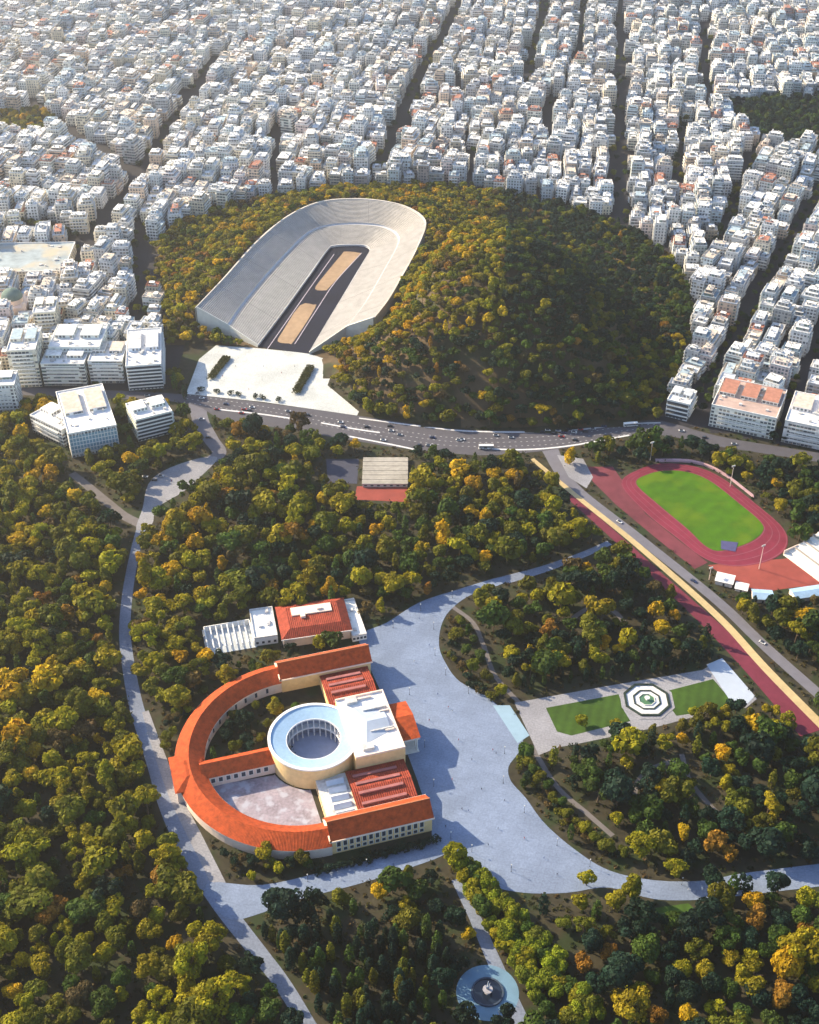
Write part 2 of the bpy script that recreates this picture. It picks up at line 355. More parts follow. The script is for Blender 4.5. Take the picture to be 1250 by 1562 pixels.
M_ROADL = mat('light_road', (0.13, 0.13, 0.16), var=0.12, scale=0.2)
M_PALE = paving('pale_paving', (0.25, 0.255, 0.29), 3.0, .12)
M_FORE = paving('marble_paving', (0.48, 0.51, 0.52), 8.0, .12)
M_LAWN = mat('lawn_grass', (0.035, 0.075, 0.010), var=0.25, scale=0.3)
M_PITCH = mat('pitch_grass', (0.045, 0.118, 0.002), var=0.25, scale=0.12, stain=((0.075, 0.14, 0.003), 0.04))
def stripes(m, w_, amt, ang):
    t = m.node_tree; b = t.nodes['Principled BSDF']; N = t.nodes.new; L = t.links.new; src = b.inputs['Base Color'].links[0].from_socket
    geo = N('ShaderNodeNewGeometry'); mp = N('ShaderNodeMapping'); mp.inputs['Rotation'].default_value = (0, 0, ang); L(geo.outputs['Position'], mp.inputs[0]); wv = N('ShaderNodeTexWave'); wv.inputs['Scale'].default_value = .314 / w_ * .5; wv.inputs['Distortion'].default_value = .6; L(mp.outputs[0], wv.inputs[0])
    r = N('ShaderNodeMapRange'); r.inputs['To Min'].default_value = 1 - amt; r.inputs['To Max'].default_value = 1 + amt; L(wv.outputs[1], r.inputs[0]); m2 = N('ShaderNodeVectorMath'); m2.operation = 'SCALE'; L(src, m2.inputs[0]); L(r.outputs[0], m2.inputs['Scale']); L(m2.outputs[0], b.inputs['Base Color'])
stripes(M_PITCH, 5, .05, .75); stripes(M_LAWN, 3, .12, .3)
M_TRACK = mat('red_track', (0.165, 0.020, 0.042), var=0.2, scale=0.15)
M_CLAY = mat('red_clay', (0.24, 0.055, 0.045), var=0.2, scale=0.15)
M_SAND = mat('yellow_gravel', (0.42, 0.33, 0.18), var=0.15, scale=0.3)
M_LINE = mat('white_line', (0.56, 0.57, 0.60), var=0.08)
plaza = catmull(W([(590, 950), (640, 919), (700, 899), (765, 880), (768, 890), (722, 906), (692, 926), (675, 950), (670, 985), (682, 1015), (702, 1040), (742, 1062), (767, 1085), (798, 1128), (790, 1150), (776, 1170), (780, 1192), (802, 1217), (832, 1257), (880, 1298), (930, 1328), (1000, 1343), (1080, 1343), (1150, 1330), (1430, 1300), (1430, 1328), (1150, 1364), (1080, 1372), (1000, 1372), (930, 1354), (865, 1362), (800, 1362), (750, 1350), (725, 1318), (690, 1300), (660, 1312), (560, 1345), (450, 1374), (390, 1396), (350, 1402), (316, 1370), (322, 1346), (400, 1350), (500, 1328), (640, 1288), (655, 1250), (610, 1120), (550, 985), (555, 965)]), True, 4)
sheet('plaza', plaza, 0.10, M_PLAZA, 'pale blue paved square curving past the front of the red roofed hall', 'plaza', excl=1.5, hide=0.6)
ribbon('park_path', [(480, 1580), (432, 1502), (392, 1450), (342, 1385), (300, 1318), (262, 1240), (236, 1160), (209, 1080), (194, 1000), (191, 950), (197, 890), (208, 835), (218, 798)], [7.5, 8, 9, 10.5, 10.5, 8.5, 7.5, 7, 6.5, 6.5], 0.06, M_PATH, 'long grey path winding through the wood on the left', cat='path', excl=.3, hide=0.42)
ribbon('side_path', [(216, 800), (190, 787), (165, 767), (135, 742), (110, 722)], [8, 7, 6], 0.05, M_PATHW, 'short pale path branching left from the fork in the wood', cat='path')
sheet('small_square', catmull(W([(208, 808), (218, 775), (226, 740), (250, 718), (300, 700), (332, 698), (312, 722), (280, 750), (240, 775), (232, 800)]), True, 4), 0.08, M_PALE, 'small pale square where the paths meet below the white office block', 'square', hide=0.5)
ribbon('edge_path', [(222, 1085), (240, 1140), (268, 1215), (300, 1280), (335, 1350)], [4, 6, 7, 7], 0.07, M_PALE, 'pale paved strip between the long path and the curved red wing', cat='path', hide=0.3)
ribbon('garden_path', [(690, 925), (722, 950), (738, 985), (755, 1030), (792, 1072)], 3.0, 0.04, M_PATHW, 'narrow curved garden path beside the upper bend of the square', cat='path', hide=0.3)
ribbon('garden_path', [(812, 1140), (850, 1200), (895, 1240), (935, 1275)], 3.0, 0.04, M_PATHW, 'narrow curved garden path beside the lower bend of the square', cat='path', hide=0.3)
ribbon('garden_path', [(770, 885), (830, 868), (890, 846), (930, 828)], [8, 6, 5], 0.05, M_PATH, 'grey path leading from the top of the square towards the tree lined avenue', cat='path', hide=0.5)
ribbon('garden_path', [(868, 950), (885, 935), (905, 927), (935, 932), (952, 948)], 3.4, 0.04, M_PATHW, 'pale arched path inside the dark garden above the lawns', cat='path', excl=.5, hide=0.2)
ribbon('garden_path', [(965, 1225), (975, 1190), (1000, 1170), (1030, 1160)], 3.0, 0.04, M_PATHW, 'pale arched path left of the centre in the lower garden', cat='path', excl=.5, hide=0.2)
ribbon('garden_path', [(1040, 1150), (1052, 1190), (1080, 1225), (1095, 1240)], 3.0, 0.04, M_PATHW, 'pale forked path in the middle of the lower garden', cat='path', excl=.5, hide=0.2)
ribbon('garden_path', [(700, 1340), (725, 1400), (760, 1480), (800, 1570)], [8, 6, 7, 8], 0.06, M_PATH, 'straight grey path running down to the round fountain', cat='path', hide=0.5)
sheet('garden_terrace', W([(785, 1072), (930, 1046), (1072, 1022), (1100, 1005), (1155, 1066), (1138, 1080), (1110, 1070), (1090, 1040), (1080, 1088), (990, 1112), (880, 1135), (852, 1140), (822, 1152)]), 0.05, M_PALE, 'pale terrace framing the two lawns and the octagonal fountain', 'terrace', hide=0.4)
sheet('steps', W([(752, 1076), (778, 1076), (808, 1122), (790, 1134)]), 0.14, mat('step_marble', (0.22, 0.33, 0.43), var=0.08), 'light blue steps between the square and the lawns', 'steps', hide=0.5)
sheet('lawn', W([(833, 1080), (944, 1059), (952, 1084), (962, 1100), (872, 1122), (850, 1116)]), 0.09, M_LAWN, 'green lawn left of the octagonal fountain', 'lawn', excl=1, hide=0.35)
sheet('lawn', W([(1018, 1054), (1088, 1036), (1112, 1064), (1100, 1082), (1032, 1092), (1022, 1078)]), 0.09, M_LAWN, 'green lawn right of the octagonal fountain', 'lawn', excl=1, hide=0.35)
sheet('pale_terrace', W([(1078, 1014), (1102, 1004), (1152, 1062), (1140, 1074), (1112, 1066)]), 0.13, mat('pale_terrace', (0.36, 0.42, 0.52), var=0.06), 'pale blue paved corner at the end of the right lawn', 'terrace')
sheet('lawn', W([(1000, 1385), (1050, 1378), (1070, 1395), (1030, 1410), (1000, 1405)]), 0.05, M_LAWN, 'small bright lawn below the lower bend of the square', 'lawn', excl=1, hide=0.4)
# avenue
avenue = catmull(W([(-60, 584), (60, 592), (180, 596), (285, 602), (400, 614), (545, 634), (640, 648), (720, 656), (850, 656), (960, 644), (1010, 642), (1090, 664), (1180, 680), (1440, 722), (1440, 734), (1180, 694), (1090, 680), (1010, 664), (940, 668), (860, 684), (760, 694), (690, 692), (600, 682), (540, 672), (420, 652), (340, 640), (290, 616), (180, 608), (60, 604), (-60, 596)]), True, 3)
sheet('avenue', avenue, 0.07, M_ROAD, 'broad grey avenue passing in front of the stadium and the wooded hill', 'road', excl=2, hide=0.6)
ribbon('street', [(300, 608), (306, 640), (322, 670), (335, 690), (322, 702)], [14, 12, 11, 10], 0.05, M_ROADL, 'side street dropping from the avenue beside the striped block', cat='street', hide=0.55)
ribbon('avenue_edge', [(548, 638), (640, 650), (720, 658), (850, 658), (960, 647), (1008, 645)], 1.6, 0.12, M_LINE, 'white kerb line along the hill side of the avenue', cat='kerb', excl=None)
for a, lab in (([(328, 624), (400, 632), (455, 640)], 'white median strip in front of the stadium forecourt'), ([(490, 645), (545, 655), (580, 660)], 'white median strip right of the forecourt'), ([(515, 662), (545, 668), (625, 684), (640, 690)], 'white kerb strip on the park side of the avenue'), ([(730, 684), (800, 686), (870, 680), (960, 664)], 'pale kerb strip on the near side of the avenue')):
    ribbon('median_strip', a, 1.7, 0.125, M_LINE, lab, cat='kerb', excl=None)
b = MB(); mid = catmull(W([(285, 608), (400, 626), (545, 652), (640, 668), (720, 675), (850, 671), (960, 656), (1010, 653)]), False, 10); mid = resample(mid, 260)
for off in (-5.5, 0, 5.5):
    for i in range(0, 256, 3):
        p_, q_ = mid[i], mid[i + 1]; e_ = (q_ - p_) / np.linalg.norm(q_ - p_); n__ = np.array([-e_[1], e_[0]]); c0, c1 = p_ + n__ * off, q_ + n__ * off
        b.face([(*(c0 - n__ * .18), .12), (*(c1 - n__ * .18), .12), (*(c1 + n__ * .18), .12), (*(c0 + n__ * .18), .12)])
tag(b.build('lane_markings', M_LINE), 'dashed white lane lines painted along the broad avenue', 'road marking', None, 'structure'); AVMID = mid
ribbon('tram_road', [(838, 684), (872, 739), (978, 823), (1096, 918), (1186, 1003), (1420, 1208)], [13, 8, 7.5, 7.5, 8], 0.06, M_ROADL, 'grey road running beside the yellow strip towards the bottom right', cat='road', excl=.5, hide=0.3)
ribbon('yellow_strip', [(812, 700), (880, 757), (973, 832), (1096, 941), (1184, 1036), (1400, 1252)], [3.5, 4.2, 5.0, 5.5, 6], 0.11, M_SAND, 'straight sunlit yellow strip beside the grey road', cat='road', hide=0.6)
ribbon('red_strip', [(862, 752), (925, 806), (1008, 882), (1090, 958), (1160, 1030), (1238, 1118)], [5, 7, 8, 11, 13, 15], 0.085, mat('brick_red_path', (0.13, 0.022, 0.042), var=0.2, scale=0.3), 'long brick red path on the garden side of the yellow strip', cat='path', hide=0.55)
sheet('concrete_yard', W([(850, 694), (890, 700), (905, 728), (895, 745), (868, 728)]), 0.065, M_PALE, 'pale concrete yard at the top of the yellow strip', 'yard')
sheet('marble_forecourt', W([(304, 548), (330, 527), (390, 531), (470, 539), (512, 553), (500, 588), (548, 628), (545, 634), (400, 613), (284, 601)]), 0.13, M_FORE, 'bright white marble forecourt in front of the stadium mouth', 'forecourt', excl=2, hide=0.55)
ribbon('hill_path', [(620, 618), (612, 600), (600, 586)], 4, 0.0, M_PATHW, 'pale path', cat='path') if False else None
# ------------------------------------------------------------------ stadium
def stadium():
    r = empty('stadium', (0, 0, 0), 0, 'horseshoe shaped white marble stadium with a dark running track', 'stadium')
    n = len(RIM); stair = set(range(6, n - 4, 9))
    cols = []
    for i in range(n - 1):
        cols.append((i, 0.0, 0.86 if i in stair else 1.0, 0))
        if i in stair: cols.append((i, 0.86, 1.0, 1))
    at = lambda C, i, f: C[i] * (1 - f) + C[i + 1] * f
    M_TIER = None
    def tier(A, B, z0, z1, rows, name):
        b = MB()
        for k in range(rows):
            f0, f1 = k / rows, (k + 1) / rows; za, zb = z0 + (z1 - z0) * f0, z0 + (z1 - z0) * f1
            C0, C1 = A * (1 - f0) + B * f0, A * (1 - f1) + B * f1
            for (i, a, e, m) in cols:
                p, q = at(C0, i, a), at(C0, i, e); p1, q1 = at(C1, i, a), at(C1, i, e)
                b.face([(*p, za), (*q, za), (*q, zb), (*p, zb)][::-1], m or 2); b.face([(*p, zb), (*q, zb), (*q1, zb), (*p1, zb)][::-1], m)
        return b.build(name, [M_SEAT, M_STAIR, M_RISE], r)
    M_SEAT = mat('seat_marble', (0.39, 0.378, 0.365), var=0.16, scale=1.2); M_STAIR = mat('stair_marble', (0.26, 0.25, 0.245), var=0.1); M_RISE = mat('seat_riser', (0.30, 0.285, 0.28), var=0.15, scale=1.2)
    cen = INN.mean(0)
    D2 = DIA + (RIM - DIA) * 0.06
    tier(INN, DIA, INZ, DIAZ, 17, 'lower_tier'); tier(D2, RIM, DIAZ + 1.2, RIMZ, 18, 'upper_tier')
    b = MB(); T = MB(); I2 = MB(); B2 = MB()
    for i in range(n - 1):
        b.face([(*DIA[i], DIAZ), (*D2[i], DIAZ), (*D2[i + 1], DIAZ), (*DIA[i + 1], DIAZ)]); b.face([(*D2[i], DIAZ), (*D2[i], DIAZ + 1.2), (*D2[i + 1], DIAZ + 1.2), (*D2[i + 1], DIAZ)])
    b.build('walkway', M_LINE, r)
    o = RIM - cen; o = o / np.linalg.norm(o, axis=1)[:, None]; RO = RIM + o * 1.6
    for i in range(n - 1):
        a, c, d, e = RIM[i], RIM[i + 1], RO[i], RO[i + 1]
        T.face([(*a, RIMZ), (*a, RIMZ + 1), (*c, RIMZ + 1), (*c, RIMZ)]); T.face([(*a, RIMZ + 1), (*d, RIMZ + 1), (*e, RIMZ + 1), (*c, RIMZ + 1)]); T.face([(*d, RIMZ + 1), (*d, -1), (*e, -1), (*e, RIMZ + 1)])
        p, q = INN[i], INN[i + 1]; io = (INN - cen) / np.linalg.norm(INN - cen, axis=1)[:, None]; p2, q2 = p - io[i] * .5, q - io[i + 1] * .5
        I2.face([(*p2, 0), (*p2, INZ + .5), (*q2, INZ + .5), (*q2, 0)]); I2.face([(*p2, INZ + .5), (*p, INZ + .5), (*q, INZ + .5), (*q2, INZ + .5)])
    T.build('rim_wall', mat('rim_stone', (0.52, 0.49, 0.45), var=0.15), r); I2.build('arena_wall', M_LINE, r)
    for e in (0, -1):
        b = MB(); f = np.array([0.0, -1.0]) * 0.6
        pts = [(*INN[e], INZ), (*DIA[e], DIAZ), (*D2[e], DIAZ + 1.2), (*RIM[e], RIMZ + 1)]
        for k in range(3):
            p, q = pts[k], pts[k + 1]
            pf, qf = (p[0], p[1] - .8), (q[0], q[1] - .8)
            quad = [(*pf, -1), (*qf, -1), (*qf, q[2] + .8), (*pf, p[2] + .8)]; b.face(quad if e else quad[::-1])
            b.face([(*pf, p[2] + .8), (*qf, q[2] + .8), (q[0], q[1] + .4, q[2] + .8), (p[0], p[1] + .4, p[2] + .8)])
            b.face([(q[0], q[1] + .4, q[2] + .8), (p[0], p[1] + .4, p[2] + .8), (p[0], p[1] + .4, p[2] - .5), (q[0], q[1] + .4, q[2] - .5)])
        q = pts[-1]; b.face([(q[0], q[1] - .8, -1), (q[0], q[1] + 2, -1), (q[0], q[1] + 2, q[2] + .8), (q[0], q[1] - .8, q[2] + .8)])
        b.build('end_wall', mat('end_stone', (0.60, 0.60, 0.56), var=0.1), r)
    M_BLACK = mat('track_black', (0.007, 0.009, 0.024), var=0.3, scale=0.3)
    tr = sheet('running_track', [tuple(p) for p in INN], 0.16, M_BLACK, None, None, None, 0, 0.3, r)
    for a in ([(424, 521), (441, 524), (449, 520), (481, 470), (478, 465), (458, 466), (432, 505)], [(481, 441), (497, 443), (503, 438), (547, 392), (548, 386), (527, 384), (521, 389), (492, 424)]):
        s_ = sheet('sand_field', catmull(W(a), True, 3), 0.20, mat('arena_sand', (0.30, 0.21, 0.135), var=0.2, scale=0.2), None, None, None, None, 0, r)
    for a in ([(450, 525), (485, 470), (512, 430), (552, 386)], [(408, 533), (440, 487), (475, 437), (510, 388)]):
        sheet('lane_line', ribbon_poly(W(a), 0.7), 0.21, mat('lane_paint', (0.42, 0.38, 0.45)), None, None, None, None, 0, r)
    EXCL.append((STAD, 3, 0.5))
stadium()
def hedge(pts, wd, h, label):
    poly = ribbon_poly(W(pts), wd); v, f, t = [], [], []
    c = catmull(W(pts), False, 10)
    k = 2600; i = rng.integers(0, len(c) - 1, k); a = rng.random((k, 1)); base = c[i] * (1 - a) + c[i + 1] * a
    off = rng.uniform(-1, 1, (k, 2)) * wd / 2; z = rng.uniform(0.2, 1, k) ** 0.4 * h
    return leaf_obj('clipped_hedge', np.c_[base + off, z], 0.9, (0.06, 0.065, 0.02), label, 'hedge')
# ------------------------------------------------------------------ trees: prototypes
def leaf_quads(Pn, N, size):
    k = len(Pn); N = N / np.linalg.norm(N, axis=1)[:, None]
    r = rng.normal(size=(k, 3)); A = np.cross(N, r); A /= np.linalg.norm(A, axis=1)[:, None]; B = np.cross(N, A)
    s = size * rng.uniform(0.6, 1.25, (k, 1)); A = A * s * 0.5; B = B * s * 0.5 * rng.uniform(0.6, 1, (k, 1))
    V = np.stack([Pn - A - B, Pn + A - B, Pn + A + B, Pn - A + B], 1).reshape(-1, 3)
    return V, np.arange(k * 4).reshape(-1, 4)
def leaf_obj(name, Pn, size, col, label, cat, group=None):
    V, F = leaf_quads(Pn, rng.normal(size=Pn.shape) + np.array([0, 0, .6]), size)
    t = np.ones((len(F), 4)); t[:, :3] = np.array(col) * rng.uniform(.7, 1.3, (len(F), 1))
    return tag(link(name, quads_mesh(name, V, F, [M_LEAFM], tint=t)), label, cat, group)
def crown(kind, n, size):
    g = rng
    if kind == 'broadleaf':
        L = g.integers(9, 14); C = g.normal(size=(L, 3)); C /= np.linalg.norm(C, axis=1)[:, None]; C *= g.uniform(.5, 1, (L, 1)) * np.array([4.1, 4.1, 2.6]); C[:, 2] += 7.6; rr = g.uniform(1.9, 3.0, L); fl = 0.85
    elif kind == 'pine':
        L = g.integers(10, 15); C = g.uniform(-1, 1, (L, 3)) * np.array([4.2, 4.2, 2.2]); C[:, 2] += 9.0 - 0.10 * (C[:, 0] ** 2 + C[:, 1] ** 2); rr = g.uniform(1.5, 2.5, L); fl = 0.62
    elif kind == 'cypress':
        L = 9; z = np.linspace(2, 14.5, L); C = np.c_[g.normal(0, .18, L), g.normal(0, .18, L), z]; rr = 1.9 * np.sin(np.clip(np.linspace(.75, 3.0, L), 0, 3.1)) ** .8 + .35; fl = 1.5
    elif kind == 'poplar':
        L = 13; t_ = np.linspace(0, 1, L); C = np.c_[g.normal(0, 1.3, L), g.normal(0, 1.3, L), 4 + 7.8 * t_]; C[:, :2] *= (1.0 - .6 * t_)[:, None]; rr = 2.4 * (1 - .5 * t_); fl = 1.1
    else:
        L = 5; C = g.uniform(-1, 1, (L, 3)) * np.array([.9, .9, .4]) + np.array([0, 0, 1.1]); rr = g.uniform(.7, 1.1, L); fl = .9
    lob = g.choice(L, n * 2, p=rr ** 2 / (rr ** 2).sum()); d = g.normal(size=(n * 2, 3)); d[:, 2] = np.abs(d[:, 2]) * g.choice([1, 1, 1, -1], n * 2); d /= np.linalg.norm(d, axis=1)[:, None]
    Pn = C[lob] + d * (rr[lob] * g.uniform(.8, 1.1, n * 2))[:, None] * np.array([1, 1, fl])
    keep = np.ones(n * 2, bool)
    for j in range(L):
        dd = np.linalg.norm((Pn - C[j]) / np.array([1, 1, fl]), axis=1); keep &= (lob == j) | (dd > rr[j] * .72)
    Pn, d, lob = Pn[keep][:n], d[keep][:n], lob[keep][:n]
    V, F = leaf_quads(Pn, d + g.normal(0, .45, d.shape), size)
    lv = g.uniform(.72, 1.25, L)[lob] * g.uniform(.75, 1.25, len(lob))
    return V, F, lv
def trunk_mesh(kind):
    b = MB()
    if kind == 'broadleaf':
        b.tube((0, 0, -.5), (.15, .1, 3.2), .45, .32, 7); b.tube((.15, .1, 3.2), (.1, .2, 7), .3, .12, 6)
        for k in range(4): a = k * 1.6 + .4; b.tube((.15, .1, 3 + .4 * k), (2.6 * math.cos(a), 2.6 * math.sin(a), 6.4 + .3 * k), .2, .07, 5)
    elif kind == 'pine':
        b.tube((0, 0, -.5), (.3, .1, 5.5), .4, .28, 7); b.tube((.3, .1, 5.5), (.2, .3, 9), .26, .1, 6)
        for k in range(5): a = k * 1.3; b.tube((.3, .1, 5 + .5 * k), (2.8 * math.cos(a), 2.8 * math.sin(a), 7.6 + .3 * k), .15, .05, 5)
    elif kind == 'cypress': b.tube((0, 0, -.5), (0, 0, 12), .3, .06, 6)
    elif kind == 'poplar':
        b.tube((0, 0, -.5), (.1, 0, 10), .4, .08, 7)
        for k in range(4): a = k * 1.7; b.tube((0, 0, 3 + k), (1.2 * math.cos(a), 1.2 * math.sin(a), 5.5 + k), .14, .05, 5)
    else:
        for k in range(3): a = k * 2.1; b.tube((0, 0, -.2), (.6 * math.cos(a), .6 * math.sin(a), 1.2), .08, .03, 5)
    return b.mesh('trunk', [M_BARK])
PROTO = {}
for kind, num, nq, sz in (('broadleaf', 12, 1300, .95), ('pine', 7, 1200, .85), ('cypress', 3, 700, .7), ('poplar', 3, 1000, .85), ('shrub', 3, 160, .45)):
    tm = trunk_mesh(kind); PROTO[kind] = []
    for k in range(num):
        V, F, lv = crown(kind, nq, sz)
        PROTO[kind].append((quads_mesh('crown', V, F, [M_LEAF], tint=np.c_[lv, lv, lv, np.ones(len(lv))]), tm))
LOW = {k: [crown(k, n, s) for _ in range(6)] for k, n, s in (('broadleaf', 420, 1.55), ('pine', 420, 1.4), ('cypress', 220, 1.1), ('poplar', 300, 1.4))}
SIZE = {'broadleaf': (12, 6.0), 'pine': (12, 5.5), 'cypress': (16, 1.9), 'poplar': (14, 3.2), 'shrub': (2, 1.4)}
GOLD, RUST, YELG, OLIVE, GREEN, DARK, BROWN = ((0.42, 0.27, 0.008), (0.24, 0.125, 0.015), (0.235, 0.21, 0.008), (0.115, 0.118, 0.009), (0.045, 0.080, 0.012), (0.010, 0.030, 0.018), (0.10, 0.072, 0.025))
CNAME = {GOLD: 'golden yellow', RUST: 'rusty orange', YELG: 'yellow green', OLIVE: 'olive green', GREEN: 'mid green', DARK: 'dark green', BROWN: 'brownish'}
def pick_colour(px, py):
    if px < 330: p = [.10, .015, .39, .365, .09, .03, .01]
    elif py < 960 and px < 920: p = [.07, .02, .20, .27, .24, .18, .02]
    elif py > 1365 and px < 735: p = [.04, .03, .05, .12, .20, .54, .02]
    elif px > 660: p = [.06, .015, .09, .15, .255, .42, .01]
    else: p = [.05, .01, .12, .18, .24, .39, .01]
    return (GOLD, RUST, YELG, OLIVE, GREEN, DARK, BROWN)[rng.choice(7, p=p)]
TREES = []     # dict(kind, x, y, s, sz, col)
def jit(c): return tuple(np.array(c) * rng.uniform(.82, 1.2) * rng.uniform(.92, 1.08, 3))
def add_tree(kind, x, y, s, col, sz=1.0): TREES.append(dict(kind=kind, x=float(x), y=float(y), s=float(s), sz=float(sz), col=col, fix=True))
def tree_px(kind, px, py, s, col, sz=1.0):
    """crown centre seen at px,py"""
    h = SIZE[kind][0] * s * sz * 0.62; p = P(px, py, h); add_tree(kind, p[0], p[1], s, col, sz)
# ------------------------------------------------------------------ the round-courtyard hall
def hall():
    O = np.array([-30.0, 604.0]); f = np.array([44.0, -148.0]); f /= np.linalg.norm(f); d = np.array([f[1], -f[0]])
    rz = math.atan2(f[1], f[0])
    r = empty('exhibition_hall', (O[0], O[1], 0), rz, 'cream exhibition hall with orange tiled roofs, a semicircular wing and a round courtyard', 'building')
    # local: x = along the front (s), y = -(depth): depth t behind the front is local -y  (front faces +y)
    def poly_excl(pts, mg=2, hd=.5): EXCL.append((np.array([O + f * s + d * t for s, t in pts]), mg, hd))
    def gable(b, s0, s1, t0, t1, eave, ridge, along='t', m=0, ov=.8):
        if along == 't':
            c = (s0 + s1) / 2; a0, a1 = -t0 + ov, -t1 - ov
            b.face([(s0 - ov, a0, eave), (c, a0, ridge), (c, a1, ridge), (s0 - ov, a1, eave)][::-1], m, [(0, 0), (0, 9), (a0 - a1, 9), (a0 - a1, 0)][::-1])
            b.face([(s1 + ov, a0, eave), (s1 + ov, a1, eave), (c, a1, ridge), (c, a0, ridge)][::-1], m, [(0, 0), (a0 - a1, 0), (a0 - a1, 9), (0, 9)][::-1])
        else:
            c = -(t0 + t1) / 2; a0, a1 = s0 - ov, s1 + ov
            b.face([(a0, -t0 + ov, eave), (a0, c, ridge), (a1, c, ridge), (a1, -t0 + ov, eave)], m, [(0, 0), (0, 9), (a1 - a0, 9), (a1 - a0, 0)])
            b.face([(a0, -t1 - ov, eave), (a1, -t1 - ov, eave), (a1, c, ridge), (a0, c, ridge)], m, [(0, 0), (a1 - a0, 0), (a1 - a0, 9), (0, 9)])
    def wbox(s0, s1, t0, t1, z, name='wall', m=M_CREAM, top=M_ROOFWHITE):
        b = MB(); b.box(s0, -t1, -.5, s1, -t0, z, 0, 1); return b.build(name, [m, top], r)
    def windows(s0, s1, y, z0, z1, n, par, along='s', face=1):
        for k in range(n):
            c = s0 + (s1 - s0) * (k + .5) / n; wd = min(1.1, (s1 - s0) / n * .28); b = MB(); fr = MB()
            if along == 's':
                b.box(c - wd, y - .06, z0, c + wd, y + .06, z1, 0, 0, True); fr.box(c - wd - .3, y - .035, z0 - .35, c + wd + .3, y + .035, z1 + .35, 0, 0, True)
            else:
                b.box(y - .06, c - wd, z0, y + .06, c + wd, z1, 0, 0, True); fr.box(y - .035, c - wd - .3, z0 - .35, y + .035, c + wd + .3, z1 + .35, 0, 0, True)
            o = b.build('window', M_GLASS, par); fr.build('frame', M_WHITE, o)
    # end wings
    for (s0, s1, lab) in ((11, 26, 1), (136, 151, 2)):
        wg = wbox(s0, s1, 1, 56, 11.2, 'wing')
        b = MB(); gable(b, s0, s1, 1, 56, 11.3, 17.6); b.build('roof', M_TERRA, wg)
        for y in (-1.0, -56.0): b = MB(); b.face([(s0, y, 11.2), (s1, y, 11.2), ((s0 + s1) / 2, y, 17.3)]); b.build('pediment', M_PINKISH, wg)
        b = MB(); b.box((s0 + s1) / 2 - .3, -56.9, 17.4, (s0 + s1) / 2 + .3, -.1, 17.85, 0, 0, True); b.build('ridge_cap', mat('ridge_tile', (.42, .16, .08), var=.2, scale=1), wg)
        c = MB(); c.box(s0 - 1.1, -57.2, 10.2, s0 - .02, .2, 11.1); c.box(s1 + .02, -57.2, 10.2, s1 + 1.1, .2, 11.1); c.box(s0 - 1.1, -57.2, 10.2, s1 + 1.1, -56.02, 11.1, 0, 0, True); c.build('cornice', M_PINKISH, wg)
        if lab == 2:
            windows(-54, -5, s1, 5.2, 8.8, 14, wg, 't'); windows(-54, -5, s1, 1.4, 3.6, 14, wg, 't')
        windows(s0 + 1, s1 - 1, -1, 4.5, 8.5, 4, wg); windows(-54, -4, s0 if lab == 1 else s0, 4.5, 8.5, 12, wg, 't')
    # low halls between the wings and the block
    for (s0, s1, t1) in ((26, 57, 33), (104, 136, 37)):
        h = wbox(s0 + .02, s1 - .02, 3, t1, 7.6, 'side_hall', M_CREAM, M_TERRAD)
        b = MB(); gable(b, s0 + 1, s1 - 1, 3.4, t1, 7.7, 10.4, 't', 0, 0); b.build('roof', M_TERRAD, h)
        for k in range(4):
            s = s0 + 6 + k * (s1 - s0 - 12) / 3; z = 7.7 + 2.7 * (1 - abs(s - (s0 + s1) / 2) / ((s1 - s0) / 2 - 1))
            b = MB(); b.box(s - .9, -t1 + 3, z - .6, s + .9, -9, z + .9); b.build('skylight', mat('skylight_tile', (0.30, 0.12, 0.12), var=0.2), h)
        windows(s0 + 2, s1 - 2, -3, 3, 6, 9, h)
    g = wbox(104.02, 135.9, 37.05, 54, 7.0, 'glazed_hall', M_CREAM, M_TRIM)
    for k in range(5):
        b = MB(); s = 106.5 + k * 5.8
        b.face([(s, -39, 7.1), (s + 2.3, -39, 9.0), (s + 2.3, -49, 9.0), (s, -49, 7.1)][::-1]); b.face([(s + 4.6, -39, 7.1), (s + 4.6, -49, 7.1), (s + 2.3, -49, 9.0), (s + 2.3, -39, 9.0)][::-1])
        b.face([(s, -39, 7.1), (s + 4.6, -39, 7.1), (s + 2.3, -39, 9.0)]); b.face([(s, -49, 7.1), (s + 4.6, -49, 7.1), (s + 2.3, -49, 9.0)]); b.build('skylight', M_SKYGLASS, g)
    windows(105, 135, -54, 2.2, 5.6, 10, g)
    # central block with the round courtyard
    C = (80.5, -49.0); Ro, Ri, H = 25.0, 15.2, 16.0
    blk = wbox(57, 104, 2, 30.5, H, 'central_block', M_CREAM, M_ROOFWHITE)
    b = MB()
    for (s, t, w_, l_) in ((60, 10, .5, 20), (73, 3, .5, 14), (88, 4, .5, 13)): b.box(s, -t - l_ * .4, H, s + w_ + .4, -t, H + 1.3)
    for (s0, s1, t0, t1) in ((57, 104, 2, 2.8), (57, 57.8, 2.8, 30.5), (103.2, 104, 2.8, 30.5)): b.box(s0, -t1, H, s1, -t0, H + 1.1)
    b.build('parapet', M_PINKISH, blk)
    for q_ in ((70, -17.5, H, 70.8, -3.5, H + 1.6), (87, -17.5, H, 87.8, -3.5, H + 1.6), (58.8, -25.2, H, 63.2, -18.8, H + 1.9), (95.8, -25.2, H, 100.2, -18.8, H + 1.9)): b = MB(); b.box(*q_); b.build('roof_vent', M_TRIM, blk)
    b = MB(); b.face([(66, -22, H + .1), (95, -22, H + .1), (80.5, -18, H + 2.6)]);
